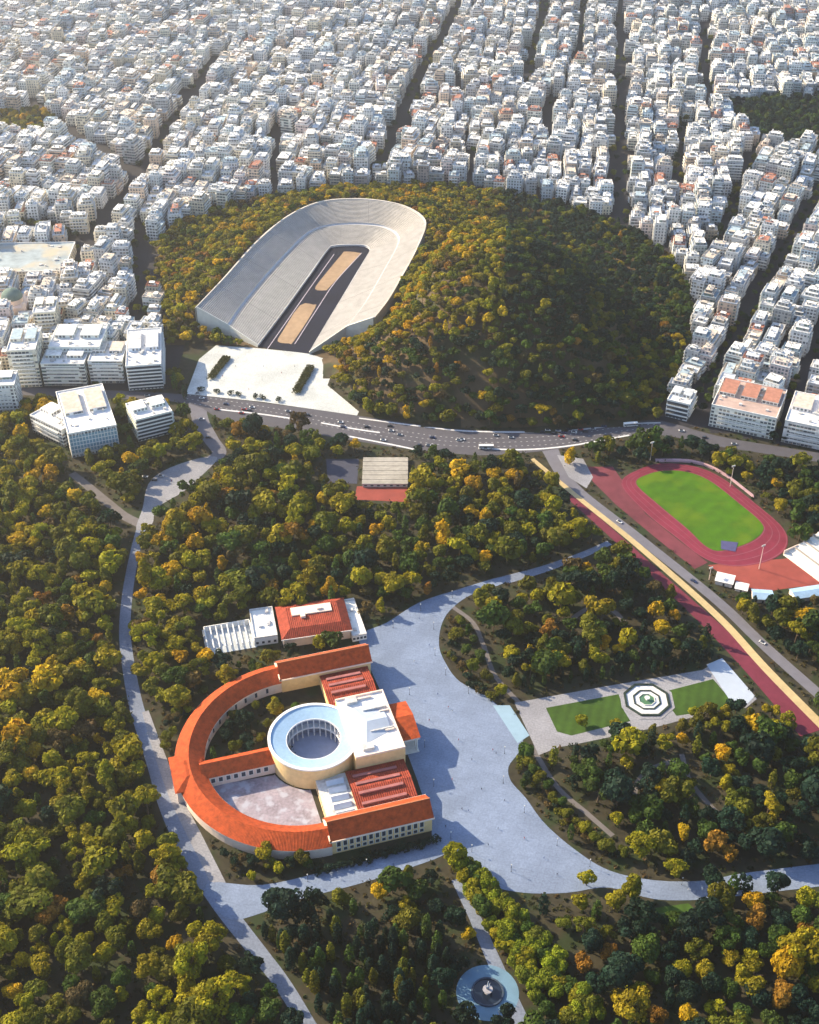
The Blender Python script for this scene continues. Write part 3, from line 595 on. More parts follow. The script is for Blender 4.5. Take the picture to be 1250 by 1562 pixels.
    b.face([(66, -22, H + .1), (80.5, -18, H + 2.6), (80.5, -6, H + 2.6), (72, -6, H + .1)][::-1]); b.face([(95, -22, H + .1), (89, -6, H + .1), (80.5, -6, H + 2.6), (80.5, -18, H + 2.6)][::-1]); b.face([(72, -6, H + .1), (80.5, -6, H + 2.6), (89, -6, H + .1)][::-1])
    b.build('roof_lantern', mat('lantern_shade_tint', (.34, .40, .50), var=.1), blk)  # blue-grey tint paints the cross-shaped roof shading into the lantern
    # the drum: outer wall, sloping blue roof, inner colonnade of two storeys
    T = np.linspace(0, 2 * math.pi, 65)
    dr = MB(); dr.lathe([(Ro, -.5), (Ro, H - 1.2), (Ro + .5, H - 1.0), (Ro + .5, H), (Ro - .7, H), (Ro - .7, H - .6)], 64, C); drum = dr.build('drum_wall', M_CREAM, r)
    dr = MB(); dr.lathe([(Ro + .75, H - .9), (Ro + .75, H + .12), (Ro - .9, H + .12), (Ro - .9, H - .5)], 64, C); dr.build('cornice', M_ROOFWHITE, drum)
    dr = MB(); dr.lathe([(Ro - .9, H - .5), (Ri + .3, H - 2.2)], 64, C); dr.build('ring_roof', M_BLUEROOF, drum)
    dr = MB(); dr.lathe([(Ri + .3, H - 2.2), (Ri, H - 2.2), (Ri, H - 3.2), (Ri + .5, H - 3.2)], 64, C); dr.lathe([(Ri + 3.2, 7.2), (Ri - .2, 7.2), (Ri - .2, 6.2), (Ri + 3.2, 6.2)], 64, C); gal = dr.build('gallery', M_ROOFWHITE, drum)
    dr = MB(); dr.lathe([(Ri + 3.2, H - 2.6), (Ri + 3.2, 0)], 48, C); dr.build('gallery_wall', mat('gallery_wall', (0.22, 0.25, 0.34)), drum)
    cb, cu = MB(), MB(); cb.tube((0, 0, 0), (0, 0, 6.2), .42, .36, 8); cu.tube((0, 0, 7.2), (0, 0, H - 3.2), .34, .28, 8)
    mb_, mu_ = cb.mesh('column', [M_ROOFWHITE]), cu.mesh('column', [M_ROOFWHITE])
    for k in range(28):
        a = 2 * math.pi * k / 28
        for me_ in (mb_, mu_): o = link('column', me_, drum); o.location = (C[0] + (Ri + .2) * math.cos(a), C[1] + (Ri + .2) * math.sin(a), 0)
    dr = MB(); dr.lathe([(Ri + 3.2, .14), (0, .14)], 48, C); dr.build('courtyard_floor', mat('courtyard_paving', (0.34, 0.38, 0.52), var=0.12), drum)
    # semicircular wing
    Cs, Ct, R1, R0 = 81.0, 56.0, 70.5, 55.5; Rm = (R1 + R0) / 2; n = 48
    arc = lambda R_, k: (Cs - R_ * math.cos(math.pi * k / n), -Ct - R_ * math.sin(math.pi * k / n))
    wl, rf, co_ = MB(), MB(), MB()
    for k in range(n):
        for R_ in (R1, R0): wl.face([(*arc(R_, k), -.5), (*arc(R_, k + 1), -.5), (*arc(R_, k + 1), 8), (*arc(R_, k), 8)])
        wl.face([(*arc(R1, k), 8), (*arc(R1, k + 1), 8), (*arc(R0, k + 1), 8), (*arc(R0, k), 8)])
        L0, L1 = math.pi * Rm * k / n, math.pi * Rm * (k + 1) / n
        rf.face([(*arc(R1 + .9, k), 8), (*arc(R1 + .9, k + 1), 8), (*arc(Rm, k + 1), 13.2), (*arc(Rm, k), 13.2)], 0, [(L0, 0), (L1, 0), (L1, 8), (L0, 8)])
        rf.face([(*arc(R0 - .9, k), 8), (*arc(Rm, k), 13.2), (*arc(Rm, k + 1), 13.2), (*arc(R0 - .9, k + 1), 8)], 0, [(L0, 0), (L0, 8), (L1, 8), (L1, 0)])
        for R_ in (R1 + .95, R0 - .95): co_.face([(*arc(R_, k), 7.3), (*arc(R_, k + 1), 7.3), (*arc(R_, k + 1), 8.02), (*arc(R_, k), 8.02)])
    cw = wl.build('curved_wing', M_PINKISH, r); rf.build('roof', M_TERRA, cw); co_.build('cornice', M_PINKISH, cw)
    for k in range(2, n - 1, 2):
        b = MB(); a0, a1 = arc(R0 - .06, k + .3), arc(R0 - .06, k + .7); b.face([(*a0, 2.2), (*a1, 2.2), (*a1, 5.8), (*a0, 5.8)]); b.build('window', M_GLASS, cw)
    # spoke and the apex pavilion
    sp = wbox(75, 87, 73, 112.5, 8, 'spoke_wing', M_PINKISH, M_TERRA); b = MB(); gable(b, 75, 87, 73.5, 113, 8.05, 13.0); b.build('roof', M_TERRA, sp)
    windows(-110, -76, 87, 3, 6.2, 8, sp, 't')
    ap = wbox(68, 93.5, 112, 128.5, 9, 'apex_pavilion', M_PINKISH, M_TERRA); b = MB()
    s0, s1, y0, y1 = 67, 94.5, -111.5, -129.5; q = [(s0, y1), (s1, y1), (s1, y0), (s0, y0)]; i4 = [(s0 + 8, y1 + 8), (s1 - 8, y1 + 8), (s1 - 8, y0 - 8), (s0 + 8, y0 - 8)]
    for k in range(4): j = (k + 1) % 4; b.face([(*q[k], 9.05), (*q[j], 9.05), (*i4[j], 12.6), (*i4[k], 12.6)])
    b.face([(*p, 12.6) for p in i4]); b.build('roof', M_TERRA, ap)
    # portico
    p0 = wbox(66, 95, -9, 2, .9, 'portico', M_MARBLE, M_MARBLE)
    b = MB(); b.tube((0, 0, .9), (0, 0, 10.4), .62, .5, 10); cm = b.mesh('column', [M_MARBLE])
    for k in range(8): o = link('column', cm, p0); o.location = (67.6 + k * 3.69, 8, 0)
    b = MB(); b.box(66, -1.9, 10.4, 95, 9, 12.2, 0, 0, True); b.build('entablature', M_MARBLE, p0)
    b = MB(); gable(b, 66, 95, -9, 2, 12.3, 16.2, 't', 0, .5); b.build('roof', M_TERRA, p0)
    b = MB(); b.face([(66, 8.9, 12.2), (95, 8.9, 12.2), (80.5, 8.9, 16)][::-1]); b.build('pediment', M_MARBLE, p0)
    poly_excl([(8, -12), (153, -12), (153, 58), (8, 58)], 3, .6)
    TT = np.linspace(0, math.pi, 20)
    poly_excl([(Cs - 72 * math.cos(a), Ct + 72 * math.sin(a)) for a in TT] + [(Cs + 54 * math.cos(a), Ct + 54 * math.sin(a)) for a in TT], 2, .5)
    poly_excl([(73, 70), (89, 70), (89, 130), (73, 130)], 3, .4)
    # lower court paving
    TT = np.linspace(math.pi * .53, math.pi * .98, 16)
    pts = [O + f * (Cs - 54.5 * math.cos(a)) + d * (Ct + 54.5 * math.sin(a)) for a in TT] + [O + f * 134 + d * 56.5, O + f * 104 + d * 57] + [O + f * (80.5 + 26 * math.cos(a)) + d * (49 + 26 * math.sin(a)) for a in np.linspace(.35, 1.3, 6)] + [O + f * 88.5 + d * 74]
    sheet('courtyard', pts, .12, mat('court_paving', (0.27, 0.24, 0.29), var=0.3, scale=0.6, stain=((0.36, 0.37, 0.45), 0.16)), 'grey paved court inside the lower half of the curved wing', 'courtyard', excl=1, hide=.4)
    return O, f, d
HO, HF, HD = hall()
hl = lambda s, t: HO + HF * s + HD * t
# ------------------------------------------------------------------ smaller park buildings
def rect_from(nl, nr, fl, z):
    a, b, c = P(*nl, z)[:2], P(*nr, z)[:2], P(*fl, z)[:2]
    e = b - a; wd = np.linalg.norm(e); e /= wd; nrm = np.array([-e[1], e[0]]); dp = abs((c - a) @ nrm)
    return (a + b) / 2 + nrm * dp / 2, wd, dp, math.atan2(e[1], e[0])
def rect_excl(c, wd, dp, rz, mg=2, hd=.5):
    e = np.array([math.cos(rz), math.sin(rz)]); nn = np.array([-e[1], e[0]])
    EXCL.append((np.array([c + sx * e * wd / 2 + sy * nn * dp / 2 for sx, sy in ((-1, -1), (1, -1), (1, 1), (-1, 1))]), mg, hd))
def cafe():
    c, wd, dp, rz = rect_from((432, 972), (535, 957), (420, 925), 9)
    r = empty('restaurant', (*c, 0), rz, 'low restaurant with a red hipped roof behind the orange roofed hall', 'building'); b = MB()
    b.box(-wd / 2, -dp / 2, -.5, wd / 2, dp / 2, 7.5, 0, 0); b.build('wall', M_PINKISH, r)
    b = MB(); q = [(-wd / 2 - 1, -dp / 2 - 1), (wd / 2 + 1, -dp / 2 - 1), (wd / 2 + 1, dp / 2 + 1), (-wd / 2 - 1, dp / 2 + 1)]; k = 6.0; i4 = [(q[0][0] + k, q[0][1] + k), (q[1][0] - k, q[1][1] + k), (q[2][0] - k, q[2][1] - k), (q[3][0] + k, q[3][1] - k)]
    for a in range(4): j = (a + 1) % 4; b.face([(*q[a], 7.6), (*q[j], 7.6), (*i4[j], 10.8), (*i4[a], 10.8)])
    b.face([(*p, 10.8) for p in i4]); b.build('roof', M_TERRAD, r)
    b = MB(); b.box(-wd / 2 + 8, 1, 10.8, wd / 2 - 9, dp / 2 - 6.5, 11.6, 0, 0); b.box(-8, -2, 10.8, -5, 1, 12.4); b.box(3, 3, 11.6, 6, 5, 12.8); b.build('roof_terrace', M_PINKISH, r)
    b = MB(); b.box(-wd / 2 - 1.2, -dp / 2 - 1.3, 7.0, wd / 2 + 1.2, -dp / 2 - 1.02, 7.7, 0, 0, True); b.build('gutter', M_WHITE, r)
    rect_excl(c, wd, dp, rz)
    for nl, nr, fl, z, h, nm, lab in (((388, 975), (424, 970), (386, 930), 6, 6, 'annex', 'white flat roofed annex left of the red roofed restaurant'), ((538, 972), (560, 968), (530, 915), 4, 4, 'annex', 'pale low annex between the restaurant and the square')):
        c, wd, dp, rz = rect_from(nl, nr, fl, z); o = empty(nm, (*c, 0), rz, lab, 'building'); b = MB(); b.box(-wd / 2, -dp / 2, -.5, wd / 2, dp / 2, h); b.build('wall', M_WHITE, o)
        b = MB()
        for k in range(5): x = rng.uniform(-.4, .3) * wd; y = rng.uniform(-.4, .4) * dp; b.box(x, y, h, x + 2, y + 2.4, h + rng.uniform(.6, 1.6))
        for (x0, y0, x1, y1) in ((-.5, -.5, .5, -.47), (-.5, .47, .5, .5), (-.5, -.47, -.46, .47), (.46, -.47, .5, .47)): b.box(x0 * wd, y0 * dp, h, x1 * wd, y1 * dp, h + .9)
        b.build('roof', M_TRIM, o)
        for k in range(4): b = MB(); x = -wd / 2 + wd * (k + .5) / 4; b.box(x - .8, -dp / 2 - .05, 1.4, x + .8, -dp / 2 + .05, 3.2, 0, 0, True); b.build('window', M_GLASS, o)
        rect_excl(c, wd, dp, rz)
    c, wd, dp, rz = rect_from((318, 990), (388, 978), (308, 958), 3.5)
    o = empty('pergola', (*c, 0), rz, 'long white pergola terrace left of the restaurant annex', 'pergola')
    b = MB()
    for k in range(9): x = -wd / 2 + wd * k / 8; b.box(x - .35, -dp / 2, 3.3, x + .35, dp / 2, 3.7, 0, 0, True)
    b.build('roof_slats', M_WHITE, o)
    b = MB(); b.box(-wd / 2 - .4, dp / 2, 0, wd / 2, dp / 2 + .5, 4); b.box(-wd / 2 - .4, -dp / 2, 0, -wd / 2, dp / 2, 3.9); b.build('screen_wall', M_WHITE, o)
    for sx in np.linspace(-1, 1, 5):
        b = MB(); b.tube((sx * wd / 2 * .98, -dp / 2 + .3, 0), (sx * wd / 2 * .98, -dp / 2 + .3, 3.3), .2, .2, 6); b.build('post', M_WHITE, o)
    sheet('pergola_floor', [tuple(c + np.array([math.cos(rz), math.sin(rz)]) * a * wd * .55 + np.array([-math.sin(rz), math.cos(rz)]) * b_ * dp * .6) for a, b_ in ((-1, -1), (1, -1), (1, 1), (-1, 1))], .1, mat('terrace_paving', (0.42, 0.46, 0.50)), 'pale paved floor under the white pergola', 'terrace')
cafe()
def tennis_club():
    c, wd, dp, rz = rect_from((553, 738), (622, 738), (560, 697), 3)
    r = empty('sports_hall', (*c, 0), rz, 'low hall with a ribbed cream roof between the avenue and the wood', 'building'); b = MB(); b.box(-wd / 2, -dp / 2, -.5, wd / 2, dp / 2, 2.6); b.build('wall', M_PINKISH, r)
    b = MB()
    for k in range(6):
        y0 = -dp / 2 + dp * k / 6; y1 = y0 + dp / 6 - .5; b.box(-wd / 2 - .3, y0, 2.6, wd / 2 + .3, y1, 3.0, 0, 0, True)
    b.build('roof', mat('cream_roof', (0.29, 0.275, 0.25), var=0.25), r); rect_excl(c, wd, dp, rz, 2, .7)
    for k in range(7): b = MB(); x = -wd / 2 + wd * (k + .5) / 7; b.box(x - 1, -dp / 2 - .05, .8, x + 1, -dp / 2 + .05, 2, 0, 0, True); b.build('window', M_GLASS, r)
    sheet('clay_court', W([(545, 742), (622, 742), (622, 766), (540, 762)]), .08, M_CLAY, 'red clay court in front of the cream ribbed roof', 'court', excl=1, hide=.5)
    sheet('dark_court', W([(498, 700), (548, 700), (545, 738), (500, 736)]), .08, mat('dark_court', (0.05, 0.055, 0.085)), 'dark surfaced court left of the cream ribbed roof', 'court', excl=1, hide=.5)
tennis_club()
# ------------------------------------------------------------------ athletics ground
def athletics():
    outer = catmull(W([(948, 738), (975, 716), (1010, 707), (1058, 711), (1100, 728), (1150, 766), (1195, 806), (1200, 835), (1172, 856), (1120, 864), (1075, 852), (1032, 820), (985, 782)]), True, 6)
    inner = catmull(W([(971, 738), (988, 724), (1018, 718), (1052, 721), (1085, 735), (1125, 766), (1160, 796), (1163, 812), (1142, 828), (1102, 840), (1078, 834), (1048, 806), (1005, 770)]), True, 6)
    r = empty('athletics_track', (0, 0, 0), 0, 'red oval running track around a bright green grass pitch', 'sports track')
    sheet('track_surface', outer, .09, M_TRACK, None, None, None, 2, .6, r)
    sheet('grass_pitch', inner, .16, M_PITCH, None, None, None, 1, .6, r)
    for f_ in (.03, .32, .62, .94):
        c = outer * (1 - f_) + inner * f_; c2 = outer * (1 - f_ - .035) + inner * (f_ + .035); b = MB()
        for i in range(len(c)): j = (i + 1) % len(c); b.face([(*c[i], .14), (*c[j], .14), (*c2[j], .14), (*c2[i], .14)])
        b.build('lane_line', mat('lane_pink', (0.20, 0.06, 0.085)), r)
    sheet('jump_mat', W([(1100, 825), (1126, 828), (1122, 842), (1100, 838)]), .35, mat('mat_blue', (0.07, 0.07, 0.17)), None, None, None, None, 0, r)
    c = np.array(W([(1000, 705), (1058, 707), (1102, 724), (1150, 760)])); b = MB(); cc = catmull(c, False, 6)
    for i in range(len(cc) - 1): p, q = cc[i], cc[i + 1]; b.face([(*p, 0), (*q, 0), (*q, 1.6), (*p, 1.6)]); b.face([(*p, 1.6), (*q, 1.6), (q[0], q[1] + 2.5, 1.6), (p[0], p[1] + 2.5, 1.6)])
    b.build('rim_kerb', mat('pink_kerb', (0.42, 0.27, 0.31)), r)
    sheet('red_apron', W([(890, 712), (935, 712), (985, 784), (1035, 824), (1080, 858), (1060, 868), (1000, 820), (940, 770), (905, 735)]), .055, mat('red_apron', (0.13, 0.032, 0.045), var=0.25, scale=0.15), 'dull red ground beside the oval track and the grey road', 'court', hide=.4)
    sheet('red_apron', W([(1080, 862), (1200, 852), (1215, 850), (1290, 900), (1290, 920), (1220, 895), (1150, 905), (1115, 885)]), .06, M_CLAY, 'orange red ground in front of the white grandstand', 'court', hide=.4)
    # grandstand
    c, wd, dp, rz = rect_from((1196, 846), (1262, 896), (1202, 796), 5)
    a = P(1197, 842, 3)[:2]; e = P(1275, 900, 3)[:2]; ax = e - a; L_ = np.linalg.norm(ax); ax /= L_; rz = math.atan2(ax[1], ax[0]); wd = L_; dp = 34
    nn = np.array([-ax[1], ax[0]]); c = a + ax * wd / 2 + nn * dp / 2
    g = empty('grandstand', (*c, 0), rz, 'white stepped grandstand at the end of the red running track', 'grandstand'); n = 8
    b = MB()
    for k in range(n):
        y0 = -dp / 2 + dp * k / n; b.box(-wd / 2, y0, 0, wd / 2, y0 + dp / n, 1.2 + k * .95)
    b.build('seat_tiers', mat('stand_white', (0.74, 0.72, 0.68), var=0.06), g)
    for k in (2, 4, 6): b = MB(); y0 = -dp / 2 + dp * k / n; b.box(-wd / 2, y0 + .1, 1.3 + k * .95, wd / 2, y0 + 1.0, 2.2 + k * .95); b.build('railing', mat('rail_grey', (0.30, 0.28, 0.27)), g)
    b = MB(); b.box(-wd / 2, dp / 2, 0, wd / 2, dp / 2 + .6, 1.2 + n * .95 + 1); b.box(-wd / 2 - .6, -dp / 2, 0, -wd / 2 - .02, dp / 2 + .6, 4); b.build('back_wall', M_PINKISH, g)
    rect_excl(c, wd, dp, rz, 2, .6)
    # sheds
    for nl, nr, fl, z, h, m, lab in (((1150, 912), (1180, 914), (1152, 898), 4, 4, M_BLUEROOF, 'pale blue roofed shed beside the red ground and the grey road'), ((1215, 912), (1262, 905), (1218, 896), 4, 4, M_BLUEROOF, 'pale blue roofed shed below the white grandstand'), ((1092, 884), (1118, 890), (1098, 872), 4, 4, M_ROOFWHITE, 'small white roofed hut beside the grey road'), ((1122, 896), (1140, 900), (1124, 886), 3, 3, M_ROOFWHITE, 'tiny white roofed hut between the road and the red ground')):
        c, wd, dp, rz = rect_from(nl, nr, fl, z); o = empty('shed', (*c, 0), rz, lab, 'shed'); b = MB(); b.box(-wd / 2, -dp / 2, -.3, wd / 2, dp / 2, h - .6); b.build('wall', M_PINKISH, o)
        b = MB(); b.face([(-wd / 2 - .5, -dp / 2 - .5, h - .6), (wd / 2 + .5, -dp / 2 - .5, h - .6), (wd / 2 + .5, 0, h + .8), (-wd / 2 - .5, 0, h + .8)]); b.face([(wd / 2 + .5, dp / 2 + .5, h - .6), (-wd / 2 - .5, dp / 2 + .5, h - .6), (-wd / 2 - .5, 0, h + .8), (wd / 2 + .5, 0, h + .8)]); b.build('roof', m, o)
        b = MB(); b.box(-.6, -dp / 2 - .05, 0, .6, -dp / 2 + .05, 2.1); b.build('door', M_IRON, o); rect_excl(c, wd, dp, rz, 1, .5)
    for px, py, h, lab in ((1114, 742, 18, 'slim floodlight mast beyond the far straight of the track'), (1158, 868, 20, 'slim floodlight mast beside the red bend near the grandstand'), (1082, 884, 10, 'short lamp mast near the white roofed hut'), (992, 702, 16, 'slim floodlight mast at the top bend of the track')):
        p = P(px, py); o = empty('floodlight_mast', (p[0], p[1], 0), .4, lab, 'light mast', 'floodlight masts round the athletics track'); b = MB(); b.tube((0, 0, -.3), (0, 0, h), .28, .16, 8); b.build('pole', mat('mast_pink', (0.62, 0.50, 0.45)), o)
        b = MB(); b.box(-1.4, -.15, h - .6, 1.4, .25, h + .6, 0, 0, True); b.build('lamp_head', M_TRIM, o)
athletics()
# ------------------------------------------------------------------ fountains
def fountains():
    p = P(987, 1068); o = empty('octagonal_fountain', (p[0], p[1], .1), R(22.5), 'octagonal white ringed fountain with a green centre between two lawns', 'fountain')
    for r1, r0, z, h, m, nm in ((17, 14.4, .05, .12, M_PALE, 'outer_ring'), (14.4, 12.9, 0, .7, mat('box_hedge', (0.02, 0.035, 0.03), var=.4, scale=1), 'hedge_ring'), (12.9, 8.6, .05, .16, M_LINE, 'white_ring'), (8.6, 7.7, 0, .6, mat('box_hedge', (0.02, 0.035, 0.03)), 'hedge_ring'), (7.7, 5.2, .05, .18, M_LINE, 'white_ring'), (5.2, 4.8, 0, .7, M_MARBLE, 'basin_rim')):
        b = MB(); b.lathe([(r1, 0), (r1, h), (r0, h), (r0, 0)], 8, (0, 0)); b.build(nm, m, o)
    b = MB(); b.lathe([(4.8, .3), (0, .3)], 8); b.build('water', mat('green_water', (0.07, 0.16, 0.09), rough=.1, spec=.5), o)
    b = MB(); b.lathe([(.9, 0), (.5, .6), (.4, 1.6), (1.6, 2.0), (1.6, 2.2), (0, 2.2)], 16); b.build('bowl', M_MARBLE, o)
    EXCL.append((np.array([p[:2] + 17 * np.array([math.cos(a), math.sin(a)]) for a in np.linspace(0, 6.28, 16, endpoint=False)]), 2, .8))
    p = P(744, 1514); q = p[:2]
    ring = [q + 15 * np.array([math.cos(a), math.sin(a)]) for a in np.linspace(0, 6.283, 40, endpoint=False)]
    sheet('fountain_court', ring, .08, mat('court_blue', (0.12, 0.22, 0.33), var=.15, scale=.2), 'round pale blue court around the dark fountain basin', 'court', excl=1, hide=.3)
    o = empty('round_fountain', (q[0], q[1], .1), 0, 'round fountain with a dark basin and a pale jet beside the straight path', 'fountain')
    b = MB(); b.lathe([(7.8, 0), (7.8, .9), (7.0, .9), (7.0, .2)], 40); b.build('basin_rim', mat('dark_rim', (0.04, 0.06, 0.10)), o)
    b = MB(); b.lathe([(7.0, .35), (0, .35)], 40); b.build('water', mat('dark_water', (0.01, 0.018, 0.035), rough=.08, spec=.5), o)
    b = MB(); b.lathe([(2.0, 0), (1.0, .8), (.6, 2), (2.4, 2.6), (2.4, 2.8), (.4, 2.8), (.3, 4), (0, 4.2)], 20); b.build('bowl', mat('grey_stone', (0.30, 0.30, 0.34)), o)
    b = MB(); b.tube((0, 0, 4), (.1, 0, 9), .5, .15, 8); b.tube((.5, .2, 3), (1.0, .4, 7), .3, .1, 6); b.tube((-.5, .2, 3), (-1.0, -.4, 6.5), .3, .1, 6); b.build('water_jet', mat('spray', (0.55, 0.60, 0.68)), o)
fountains()
hedge([(322, 578), (340, 555), (346, 548)], 6.5, 2.2, 'long clipped hedge on the left of the marble forecourt')
hedge([(452, 600), (465, 578), (474, 562)], 6.5, 2.4, 'long clipped hedge on the right of the marble forecourt')
# ------------------------------------------------------------------ apartment blocks
WC = {'white': (0.74, 0.74, 0.73), 'cream': (0.74, 0.66, 0.52), 'pale grey': (0.58, 0.60, 0.63), 'peach': (0.70, 0.54, 0.42), 'pale blue grey': (0.60, 0.68, 0.72), 'light pink': (0.70, 0.58, 0.55), 'off white': (0.70, 0.69, 0.62)}
WCN, WCP = list(WC), [.30, .15, .17, .06, .14, .06, .12]
def apartment(wd, dp, fl, seed):
    """three meshes: wall with balconies, roof with parapet and clutter, penthouse"""
    g = random.Random(seed); h = fl * 3.1 + .6; x0, x1, y0, y1 = -wd / 2, wd / 2, -dp / 2, dp / 2
    wl, rf, ph, bal = MB(), MB(), MB(), []
    wl.box(x0, y0, -.5, x1, y1, h, 0, 1)
    bw = wd * g.uniform(.55, .92); bx = g.uniform(x0 + .3, x1 - bw - .3) if bw < wd - .6 else x0 + .3
    sides = [-1, 1] if g.random() < .8 else [-1]
    for k in range(1, fl):
        b = MB(); z = k * 3.1 + .1
        for s in sides:
            b = MB()
            ya, yb = (y0 - 1.4, y0) if s < 0 else (y1, y1 + 1.4)
            b.box(bx, ya, z - .15, bx + bw, yb, z + .05, 0, 0, True)
            yf = (ya, ya + .12) if s < 0 else (yb - .12, yb); b.box(bx, yf[0], z + .05, bx + bw, yf[1], z + 1.0); bal.append(b)
    for (a, b_, c, d) in ((x0, y0, x1, y0 + .3), (x0, y1 - .3, x1, y1), (x0, y0 + .3, x0 + .3, y1 - .3), (x1 - .3, y0 + .3, x1, y1 - .3)): rf.box(a, b_, h, c, d, h + .9)
    rf.face([(x0 + .3, y0 + .3, h + .03), (x1 - .3, y0 + .3, h + .03), (x1 - .3, y1 - .3, h + .03), (x0 + .3, y1 - .3, h + .03)])
    st = g.random(); zt = h
    if st < .75:
        a, b_ = x0 + g.uniform(.8, 2.6), x1 - g.uniform(.8, 2.6); c, d = y0 + g.uniform(2.0, 3.4), y1 - g.uniform(1.0, 3.0); ph.box(a, c, h, b_, d, h + 3.0, 0, 1); zt = h + 3.0
        if st < .22:
            a2, b2, c2, d2 = a + g.uniform(.5, 2.5), b_ - g.uniform(.5, 2.5), c + 1.8, d - .8
            if b2 - a2 > 3 and d2 - c2 > 3: ph.box(a2, c2, zt, b2, d2, zt + 2.9, 0, 1); a, b_, c, d, zt = a2, b2, c2, d2, zt + 2.9
    else:
        a, b_, c, d = x0 + 1, x1 - 1, y0 + 1, y1 - 1; xs_ = g.uniform(x0 + 1, x1 - 5); ph.box(xs_, -2, h, xs_ + 4, 3, h + 2.6, 0, 1)
    for k in range(g.randint(2, 5)):
        xx, yy = g.uniform(a, max(a + .2, b_ - 1.8)), g.uniform(c, max(c + .2, d - 1.6)); s = g.uniform(.7, 1.8); rf.box(xx, yy, zt, xx + s, yy + s * .8, zt + g.uniform(.6, 1.9), 2)
    for k in range(g.randint(0, 3)):
        xx, yy = g.uniform(x0 + .6, x1 - 2.2), g.uniform(y0 + .6, y0 + 1.6); rf.box(xx, yy, h, xx + 1.5, yy + .9, h + g.uniform(.6, 1.4), 2)
    return wl, rf, ph, bal, h
PB = []
for i in range(36):
    wd = [9, 11, 13, 15, 17, 21][i % 6]; fl = [4, 3, 5, 3, 6, 4, 7][(i * 5 + i // 6) % 7]; dp = random.choice([11, 13, 15])
    wl, rf, ph, bal, h = apartment(wd, dp, fl, 100 + i)
    near = dict(wall=wl.mesh('wall', [M_WALL, M_ROOF]), roof=rf.mesh('roof', [M_ROOF, M_ROOF, M_TRIM]), penthouse=ph.mesh('penthouse', [M_WALL, M_ROOF]), balcony=[b.mesh('balcony', [M_WHITE]) for b in bal])
    al = MB()
    for b, moff in ((wl, None), (rf, {0: 1, 1: 1, 2: 2}), (ph, None)) + tuple((q, {0: 3}) for q in bal):
        o = len(al.v); al.v += b.v; al.f += [tuple(k + o for k in f) for f in b.f]; al.m += [moff[m] if moff else m for m in b.m]; al.uv += b.uv
    far = (np.array(al.v), np.array(al.f), np.array(al.m), np.array(al.uv))
    wb = MB(); 
    for b, moff in ((wl, None),) + tuple((q, {0: 2}) for q in bal):
        o = len(wb.v); wb.v += b.v; wb.f += [tuple(k + o for k in f) for f in b.f]; wb.m += [moff[m] if moff else m for m in b.m]; wb.uv += b.uv
    near['wallb'] = wb.mesh('wall', [M_WALL, M_ROOF, M_WHITE])
    PB.append(dict(w=wd, d=dp, fl=fl, h=h, near=near, far=far))
STREETS = [([(945, -15), (946, 180), (948, 372)], 16), ([(712, -15), (640, 130), (574, 268)], 19), ([(836, -15), (800, 138)], 12), ([(894, -15), (881, 105)], 11), ([(1070, 35), (1080, 165)], 15), ([(1152, 225), (1120, 310), (1088, 400)], 14), ([(1270, 270), (1160, 450), (1062, 628)], 17), ([(1265, 465), (1186, 672)], 12), ([(841, 155), (839, 220)], 11), ([(1042, 185), (1032, 300)], 13), ([(335, 85), (220, 260), (92, 430)], 23), ([(216, 340), (215, 505)], 17), ([(-30, 340), (50, 345), (110, 362)], 16), ([(30, 150), (90, 190), (205, 268)], 19), ([(688, 100), (708, 155)], 10), ([(425, 200), (420, 300)], 10), ([(720, 235), (718, 290)], 10)]
SPOLY = [ribbon_poly(W(p), w_ * .72) for p, w_ in STREETS]
SPEC = []   # reserved footprints
BUILD = []
SH = {}
def blocks(ang, test, ox, bw, street, cross):
    ca, sa = math.cos(ang), math.sin(ang)      # grid: v along depth direction, u across
    U = np.array([ca, -sa]); V = np.array([sa, ca])
    for iu in range(-40, 41):
        for ib in range(-2, 40):
            sh = random.uniform(-16, 16) if test == 0 else random.uniform(-3, 3)
            SH.setdefault((test, ib), sh); sh = SH[test, ib]; dv = random.uniform(0, 30) if test else 0
            for side in (-1, 1):
                v0 = 860 + ib * 92 + dv; v = v0
                while v < v0 + 92 - cross:
                    pb = random.randrange(36); b = PB[pb]; v += b['w'] / 2
                    u = ox + sh + iu * (bw + street) + side * (bw / 2 - b['d'] / 2 + random.uniform(-2.2, 1.8)); c = U * u + V * v; v += b['w'] / 2 + random.choice([.15, .15, .3, 1.5])
                    if v > v0 + 92 - cross + 4: break
                    BUILD.append(dict(x=c[0], y=c[1], rz=-ang + math.pi / 2 * side + random.gauss(0, .10 if test == 0 else .05), p=pb, zone=test))
zoneB_line = np.array(W([(985, 660), (1050, 440), (1090, 395), (1152, 222), (1180, 100)]))
def zone(X, Y):
    xb = np.interp(Y, zoneB_line[:, 1], zoneB_line[:, 0]); return np.where((X > xb) & (Y < 1560), 1, np.where((X < P(150, 420)[0]) & (Y < 1240), 2, 0))
blocks(R(8), 0, -12, 27, 5, 6); blocks(R(26), 1, 5, 27, 6, 6); blocks(R(-6), 2, 4, 27, 5, 6)
bx = np.array([b['x'] for b in BUILD]); by = np.array([b['y'] for b in BUILD]); bz = np.array([b['zone'] for b in BUILD])
ok = (zone(bx, by) == bz) & in_city(bx, by) & (edge_dist(HILL, bx, by) > 8) & (by < 2120)
q = np.array([Q(x, y, 10) for x, y in zip(bx, by)]); ok &= (q[:, 0] > -140) & (q[:, 0] < 1390)
ok &= ~(inside(PARK_R, bx, by) | inside(PARK_L, bx, by)); ok &= edge_dist(avenue, bx, by) > 11
